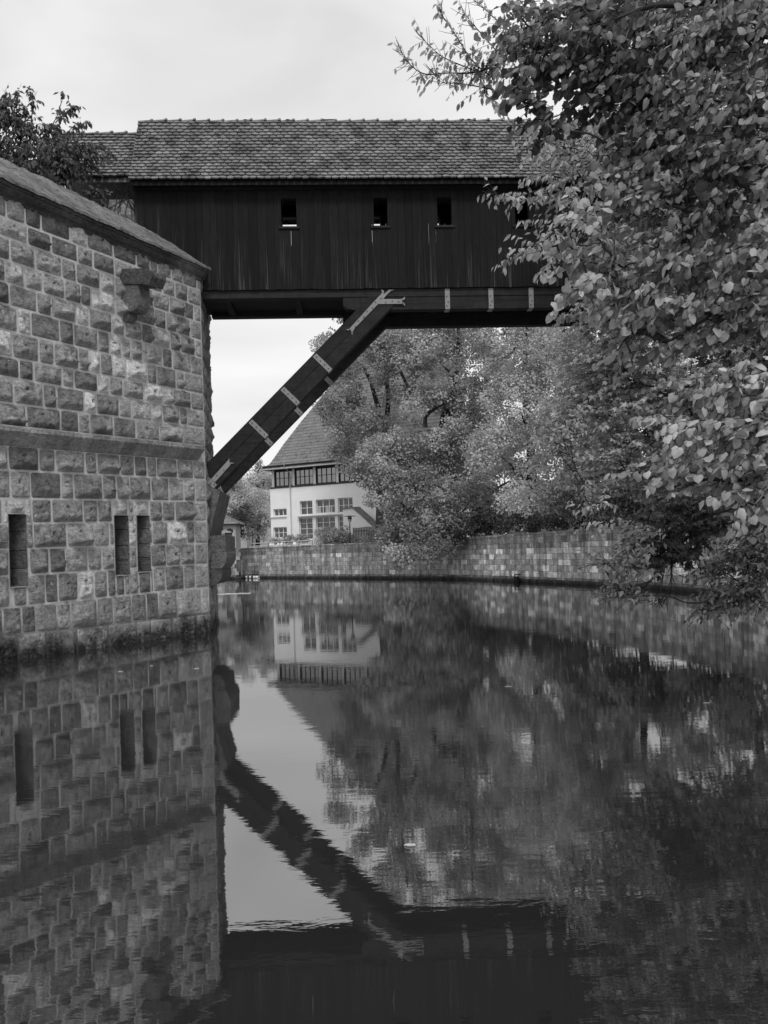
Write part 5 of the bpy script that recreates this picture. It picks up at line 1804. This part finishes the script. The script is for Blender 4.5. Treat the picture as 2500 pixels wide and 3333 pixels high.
# trees left of the house
far_tree('ash_tree', 'feathery pale tree between the hut and the white house', 'tree', gp(835, 95),
         [(800, 1560, 50, 45, 95, 2.0, .8, 1), (840, 1630, 55, 50, 94, 2.0, .75, 1), (790, 1650, 55, 50, 94, 2.0, .7, 1), (745, 1640, 45, 55, 96, 1.8, .55, 1), (850, 1710, 40, 40, 94, 1.6, .45, 1), (800, 1710, 40, 40, 95, 1.6, .45, .9), (860, 1560, 30, 40, 97, 1.6, .55, .9)],
         .20, .9, M['leaf_pale'], seed=71, trunk_r=.35, clump=.9)
far_tree('yew_tree', 'dark rounded tree behind the hut roof', 'tree', gp(735, 98), [(735, 1580, 40, 60, 99, 2.2, .5, 1), (760, 1700, 40, 45, 93, 1.6, .5, 1)], .2, .9, M['leaf_dark'], seed=72, trunk_r=.3, clump=.9)
far_tree('spruce_tree', 'distant dark spruce tip above the pale tree, left of the house roof', 'tree', gp(842, 120), [(842, 1530, 12, 38, 120, .9, .6, 1.4), (828, 1570, 26, 40, 120, 1.5, .6, 1.2), (862, 1560, 20, 40, 120, 1.2, .6, 1.2)], .26, .9, M['leaf_mid'], seed=73, trunk_r=.25, clump=.8)

# --- small dark tree on the bastion terrace
near_tree('cherry_tree', 'small dark cherry tree with drooping leaves above the bastion roof', 'tree',
          [(P(60, 640, 22.6).x, 22.6, 9.6), P(70, 620, 22.6), P(75, 540, 22.6), P(90, 470, 22.6)],
          [(40, 420, 75, 110, 22.4, .7, .45, 1.0), (130, 520, 110, 70, 22.2, .8, .5, 1.0), (230, 500, 90, 60, 22.6, .7, .5, .9), (60, 560, 120, 50, 22.0, .7, .4, 1.0), (190, 570, 90, 40, 22.4, .6, .35, .9), (150, 440, 60, 50, 22.5, .5, .5, .9), (-90, 480, 110, 110, 22, .9, .45, 1), (300, 490, 60, 40, 22.8, .4, .5, .7)],
          T_LONG, .17, 9, .55, M['leaf_dark'], .05, .9, 1.1, 1.7, 15,
          twigs=[([(70, 470, 22.6), (55, 380, 22.5), (58, 300, 22.4)], 1.4, .02), ([(120, 470, 22.5), (180, 390, 22.4), (205, 310, 22.3)], 1.4, .02), ([(180, 400, 22.4), (215, 365, 22.3), (235, 350, 22.3)], 1.4, .015), ([(200, 460, 22.5), (240, 410, 22.4), (285, 400, 22.3)], 1.4, .015), ([(20, 440, 22.5), (20, 360, 22.4), (15, 300, 22.4)], 1.4, .02), ([(100, 440, 22.5), (105, 350, 22.4), (108, 310, 22.4)], 1.4, .02)])
# creeper on the gatehouse wall
b = MB()
rnd = random.Random(4)
for k in range(16):
    x0, y0 = rnd.uniform(330, 430), rnd.uniform(600, 660)
    pts = [FB.at(x0, y0, vg + .02)]
    a = rnd.uniform(.6, 2.6)
    x, y = x0, y0
    for i in range(7):
        a += rnd.uniform(-.5, .5); x += 13 * math.cos(a) * (1 if k % 2 else -1); y += 8 + 7 * math.sin(a)
        if x > 438: x = 438
        pts.append(FB.at(x, y, vg + .02 + .02 * rnd.random()))
    b.tube(pts, [.012 - .001 * i for i in range(8)], 4)
cr = b.build('climbing_creeper', M['twig'])
tag(cr, 'bare climbing creeper with a leafy tuft on the pale gatehouse wall', 'creeper')
lv = Leaves()
for k in range(220):
    p = FB.at(310 + rnd.gauss(0, 20), 640 + rnd.gauss(0, 16), vg + .05 + rnd.random() * .25)
    lv.add(p, (rnd.uniform(-1, 1), rnd.uniform(-1, 0), rnd.uniform(-1, .4)), (rnd.uniform(-.4, .4), -.7, .7), rnd.uniform(.1, .2), rnd.uniform(.2, .8))
for k in range(90):
    p = FB.at(195 + rnd.gauss(0, 12), 600 + rnd.gauss(0, 8), .5 + rnd.random() * .2)
    lv.add(p, (rnd.uniform(-1, 1), rnd.uniform(-1, 0), rnd.uniform(-1, .4)), (rnd.uniform(-.4, .4), -.7, .7), rnd.uniform(.08, .16), rnd.uniform(.2, .8))
lv.build('leaf_tuft', T_LONG, M['leaf_dark'], cr)

# --- near trees on the right bank, reaching into the picture
near_tree('hornbeam_tree', 'hornbeam with long pointed leaves, its bare twig tips reaching against the sky', 'tree',
          [(12.5, 13.2, GZ - .1), (12.3, 13.0, 5), (12.0, 12.8, 8), (11.6, 12.6, 11)],
          [(1560, 235, 75, 60, 12.2, .5, .45, .55), (1620, 180, 80, 90, 12.2, .6, .45, .6), (1590, 310, 60, 25, 12, .4, .5, .5), (1660, 90, 70, 60, 12.2, .5, .45, .5), (1520, 200, 40, 40, 12.2, .4, .42, .4),
           (1740, 440, 60, 50, 11.8, .5, .68, 1), (1830, 480, 100, 80, 11.6, .7, .66, 1), (1790, 570, 80, 60, 11.5, .5, .70, 1), (1900, 590, 90, 70, 11.6, .7, .62, 1), (1740, 612, 60, 22, 11.4, .35, .72, .9), (1830, 650, 70, 40, 11.4, .5, .68, .9), (1860, 725, 70, 40, 11.5, .5, .66, .9), (1770, 712, 45, 20, 11.3, .3, .70, .8), (1790, 765, 40, 20, 11.3, .3, .68, .7), (1720, 790, 30, 22, 11.2, .25, .68, .55), (1790, 818, 38, 14, 11.2, .25, .68, .7), (1770, 852, 30, 12, 11.2, .25, .68, .7),
           (1980, 440, 110, 90, 12, .8, .55, .9), (2050, 350, 110, 80, 12.3, .8, .5, .9), (1800, 1430, 80, 50, 14.5, .6, .62, .7), (1840, 1500, 70, 40, 14.5, .5, .6, .7), (1910, 1630, 70, 30, 14.2, .5, .55, .6), (1880, 1560, 60, 30, 14.4, .5, .58, .7), (1960, 1700, 60, 24, 14, .4, .5, .6), (1850, 1390, 70, 50, 14.6, .5, .62, .7)],
          T_LONG, .115, 9, .55, M['leaf_horn'], .05, .5, .7, .9, 16,
          twigs=[([(1680, 175, 12.4), (1560, 232, 12.3), (1450, 238, 12.2), (1380, 240, 12.1), (1330, 205, 12.0), (1307, 168, 12.0)], .55, .016),
                 ([(1600, 250, 12.3), (1540, 200, 12.2), (1480, 110, 12.1), (1440, 50, 12.0), (1433, 15, 12.0)], .45, .012),
                 ([(1560, 235, 12.3), (1450, 190, 12.2), (1400, 150, 12.1), (1374, 124, 12.0)], .5, .010),
                 ([(1680, 120, 12.4), (1600, 50, 12.2), (1550, 5, 12.1)], .4, .012), ([(1620, 170, 12.3), (1545, 85, 12.2), (1510, 42, 12.1)], .4, .010),
                 ([(1600, 290, 12.2), (1500, 272, 12.1), (1440, 268, 12.0), (1415, 240, 12.0)], .5, .010), ([(1760, 615, 11.4), (1690, 640, 11.3), (1640, 640, 11.2), (1605, 630, 11.2)], 1.0, .010),
                 ([(1800, 760, 11.4), (1740, 810, 11.2), (1690, 830, 11.2), (1665, 838, 11.2)], .9, .010)])
near_tree('linden_tree', 'large-leaved linden filling the right side, heart-shaped leaves nearest of all', 'tree',
          [(11.0, 9.2, GZ - .1), (10.8, 9.0, 5), (10.4, 8.8, 8), (10.0, 8.5, 11)],
          [(1700, 60, 80, 60, 8.6, .4, .32, .8), (1740, 170, 95, 100, 8.4, .5, .30, 1), (1700, 330, 70, 50, 8.2, .35, .30, .8), (1760, 390, 70, 35, 8.2, .3, .25, .7), (1880, 60, 110, 90, 8.6, .6, .38, 1), (1880, 200, 110, 110, 8.4, .6, .28, 1), (2040, 110, 130, 110, 8.5, .6, .42, 1), (2020, 300, 130, 110, 8.3, .6, .26, 1), (2220, 140, 130, 130, 8.2, .6, .58, 1), (2400, 120, 120, 130, 8.0, .6, .62, 1),
           (2200, 330, 120, 100, 8.0, .5, .5, 1), (2360, 330, 110, 110, 7.8, .5, .62, 1), (2480, 380, 70, 130, 7.6, .5, .6, 1), (2040, 480, 80, 50, 8.2, .4, .24, .8), (2150, 480, 110, 80, 8.0, .5, .46, 1), (2320, 520, 110, 90, 7.8, .5, .34, 1), (2010, 590, 60, 60, 8.0, .35, .5, .8), (2120, 640, 110, 80, 8.0, .5, .5, .9), (2300, 700, 120, 100, 7.8, .5, .38, .9), (2440, 620, 80, 110, 7.6, .5, .5, 1),
           (1880, 690, 45, 35, 7.8, .25, .75, .8), (1930, 760, 60, 40, 7.8, .3, .7, .8), (1840, 790, 40, 30, 7.6, .2, .75, .8), (1880, 825, 70, 30, 7.6, .25, .72, .8), (1990, 830, 70, 40, 7.7, .3, .65, .9), (2090, 780, 80, 60, 7.8, .4, .58, .9), (2180, 860, 110, 60, 7.7, .4, .62, 1), (2340, 880, 120, 80, 7.6, .5, .5, 1), (2460, 820, 70, 100, 7.4, .4, .5, 1),
           (1850, 935, 40, 22, 7.5, .2, .75, .8), (1920, 920, 70, 40, 7.5, .3, .7, 1), (2020, 950, 90, 50, 7.6, .35, .62, 1), (2160, 980, 100, 60, 7.6, .4, .55, 1), (2320, 1020, 110, 70, 7.5, .4, .6, .9), (2450, 1000, 80, 80, 7.4, .4, .5, 1), (2060, 1080, 60, 40, 7.8, .3, .3, .7), (2000, 1150, 60, 22, 7.8, .2, .5, .6), (2180, 1110, 70, 40, 7.6, .3, .4, .7),
           (2230, 1260, 70, 45, 7.4, .3, .65, .9), (2340, 1230, 90, 60, 7.3, .35, .7, 1), (2450, 1230, 70, 80, 7.2, .35, .65, 1), (2150, 1345, 60, 22, 7.3, .2, .75, .9), (2240, 1390, 80, 45, 7.2, .3, .7, 1), (2370, 1380, 100, 60, 7.2, .35, .6, 1), (2470, 1400, 60, 70, 7.0, .3, .5, 1), (2130, 1515, 50, 24, 7.2, .2, .78, .9), (2200, 1530, 50, 40, 7.2, .2, .7, .9), (2300, 1490, 80, 40, 7.2, .3, .6, .9), (2420, 1520, 80, 70, 7.1, .3, .45, .9), (2390, 1620, 40, 40, 7.0, .2, .7, .7), (2470, 1650, 50, 60, 7.0, .25, .5, .7),
           (2630, 150, 130, 170, 7.9, .6, .5, .9), (2640, 480, 130, 170, 7.8, .6, .5, .9), (2640, 820, 130, 170, 7.7, .6, .45, .9), (2620, 1120, 130, 150, 7.5, .6, .5, .9), (2620, 1400, 120, 130, 7.4, .5, .5, .8), (2850, 250, 150, 200, 8.2, .8, .5, .8), (2860, 650, 150, 200, 8.2, .8, .45, .8), (2850, 1020, 140, 170, 8.0, .8, .5, .8), (3080, 100, 160, 200, 8.5, .9, .5, .7), (3080, 520, 160, 200, 8.5, .9, .5, .7), (3080, 900, 150, 150, 8.5, .9, .5, .7), (2350, -120, 200, 110, 8.2, .7, .55, .8), (2750, -150, 220, 140, 8.3, .8, .5, .7), (1950, -90, 160, 80, 8.6, .6, .4, .8)],
          T_HEART, .086, 9, .50, M['leaf_lime'], .05, .6, .8, 1.0, 17,
          twigs=[([(2500, 300, 8), (2260, 200, 8), (2210, 290, 7.9), (2070, 415, 7.8)], .0, .03), ([(2560, -40, 8), (2250, 10, 8), (2120, 20, 8), (2000, 62, 8)], .2, .05), ([(2540, 1420, 7.2), (2420, 1560, 7.2), (2300, 1560, 7.2), (2200, 1600, 7.2)], .4, .03), ([(2560, 1640, 7.3), (2480, 1700, 7.3), (2380, 1740, 7.4)], .2, .04)])
# leafy trees farther back on the right bank that close the gaps
near_tree('maple_tree', 'dark field maple with small lobed leaves behind the linden', 'tree',
          [(15.5, 22, GZ - .1), (15.2, 21.6, 6), (14.5, 21, 9), (14.0, 20.6, 13)],
          [(1960, 790, 90, 70, 18.5, .8, .35, .8), (2050, 900, 120, 90, 18.5, .9, .35, .9), (1960, 1010, 120, 60, 18, .7, .38, .9), (2080, 1120, 140, 100, 18, .9, .5, 1), (1960, 1200, 130, 90, 18, .9, .5, 1), (2130, 1260, 150, 100, 17.8, .9, .45, 1), (1960, 1340, 130, 80, 18, .9, .5, 1), (2100, 1400, 150, 80, 17.6, .9, .42, 1), (2240, 1330, 140, 110, 18.5, 1, .4, 1), (2020, 1500, 130, 70, 17.4, .8, .42, 1), (2180, 1560, 140, 90, 17.4, .9, .3, 1), (2340, 1480, 150, 120, 18.5, 1, .3, 1), (2440, 1250, 120, 200, 19, 1, .35, 1), (2300, 1080, 150, 140, 19, 1.1, .35, 1), (2460, 950, 130, 170, 19.5, 1.1, .3, 1), (2250, 800, 160, 160, 19.5, 1.1, .35, 1), (2440, 600, 150, 180, 19.5, 1.1, .35, 1), (2200, 520, 170, 150, 20, 1.1, .4, 1), (2080, 250, 170, 140, 20, 1.1, .4, .9), (2350, 250, 180, 190, 20, 1.1, .4, 1), (2450, 1600, 110, 90, 17.5, .9, .3, 1), (2140, -20, 260, 120, 20, 1.1, .4, .9), (2680, 900, 180, 230, 19.5, 1.2, .35, .8), (2700, 450, 190, 240, 20, 1.2, .4, .8), (2650, 1320, 150, 170, 18.5, 1.1, .3, .8), (2500, -60, 220, 160, 20, 1.1, .4, .8)],
          T_MAPLE, .15, 13, .8, M['leaf_mid'], .09, .3, .5, 1.25, 18)
near_tree('field_elm', 'low dark branch of lobed leaves with bare hanging twigs over the water', 'tree',
          [(13.6, 15.5, GZ - .1), (13.4, 15.2, 4.5), (12.9, 15, 6.5)],
          [(2230, 1640, 90, 45, 12.2, .5, .3, 1), (2160, 1700, 90, 45, 12, .5, .3, 1), (2250, 1720, 70, 40, 12, .4, .25, 1), (2120, 1760, 70, 35, 11.8, .4, .3, 1), (2190, 1790, 70, 35, 11.8, .4, .22, 1), (2240, 1800, 35, 30, 11.8, .3, .22, .8), (2330, 1690, 50, 35, 12, .4, .2, .8), (2150, 1820, 40, 22, 11.7, .3, .25, .8)],
          T_MAPLE, .11, 9, .45, M['leaf_dark'], .05, .5, .6, 2.4, 19,
          twigs=[([(2180, 1800, 11.8), (2185, 1870, 11.7), (2182, 1920, 11.6), (2160, 1960, 11.6)], 0, .009), ([(2170, 1800, 11.8), (2160, 1870, 11.7), (2140, 1930, 11.6), (2142, 1950, 11.6)], 0, .009), ([(2160, 1810, 11.8), (2130, 1870, 11.7), (2100, 1910, 11.6), (2070, 1945, 11.6)], 0, .008), ([(2150, 1800, 11.8), (2110, 1850, 11.7), (2070, 1880, 11.6), (2030, 1890, 11.6)], 0, .008), ([(2190, 1800, 11.8), (2180, 1900, 11.6), (2150, 1950, 11.6), (2090, 1955, 11.6)], 0, .008), ([(2165, 1800, 11.8), (2140, 1860, 11.7), (2120, 1890, 11.6), (2075, 1920, 11.6)], 0, .007), ([(2560, 1590, 12.2), (2420, 1640, 12.2), (2300, 1680, 12.1), (2220, 1720, 12)], 0, .06)])
near_tree('elm_tree', 'elm with low sprays of small oval leaves hanging over the water at lower right', 'tree',
          [(12.6, 12.2, GZ - .1), (12.4, 12.1, 5), (12.2, 12, 7)],
          [(2060, 1790, 80, 40, 11.2, .4, .5, .8), (1960, 1822, 60, 18, 11, .25, .5, .8), (2060, 1850, 60, 30, 11, .3, .48, .7), (2000, 1905, 50, 26, 10.9, .3, .5, .7), (2050, 1935, 50, 22, 10.8, .25, .42, .7), (1965, 1935, 30, 14, 10.8, .2, .5, .6), (2090, 1720, 60, 35, 11.3, .35, .5, .7),
           (2320, 1840, 70, 28, 10.8, .3, .35, .8), (2420, 1800, 80, 45, 10.8, .4, .4, .9), (2460, 1740, 60, 60, 10.8, .4, .45, .8), (2290, 1865, 40, 14, 10.7, .2, .25, .7), (2400, 1890, 90, 40, 10.7, .4, .35, .9), (2330, 1935, 70, 24, 10.6, .3, .35, .8), (2450, 1950, 70, 35, 10.6, .3, .3, .9), (2300, 1960, 40, 14, 10.5, .2, .2, .8), (2400, 1975, 60, 18, 10.5, .2, .3, .8), (2290, 1990, 36, 8, 10.5, .12, .08, .8), (2480, 1860, 40, 60, 10.7, .3, .35, .9), (2480, 1680, 50, 50, 10.9, .3, .45, .7), (2560, 1800, 80, 160, 11, .6, .35, .9), (2680, 1700, 110, 130, 11.2, .6, .4, .8), (2740, 1450, 120, 140, 11.5, .7, .4, .8)],
          T_LONG, .095, 8, .45, M['leaf_mid'], .035, .5, .6, 1.9, 20,
          twigs=[([(2540, 1640, 11), (2470, 1740, 10.9), (2440, 1830, 10.8), (2425, 1880, 10.7)], .2, .025), ([(2520, 1980, 10.6), (2400, 1960, 10.5), (2320, 1985, 10.5), (2262, 1995, 10.5)], .8, .01)])
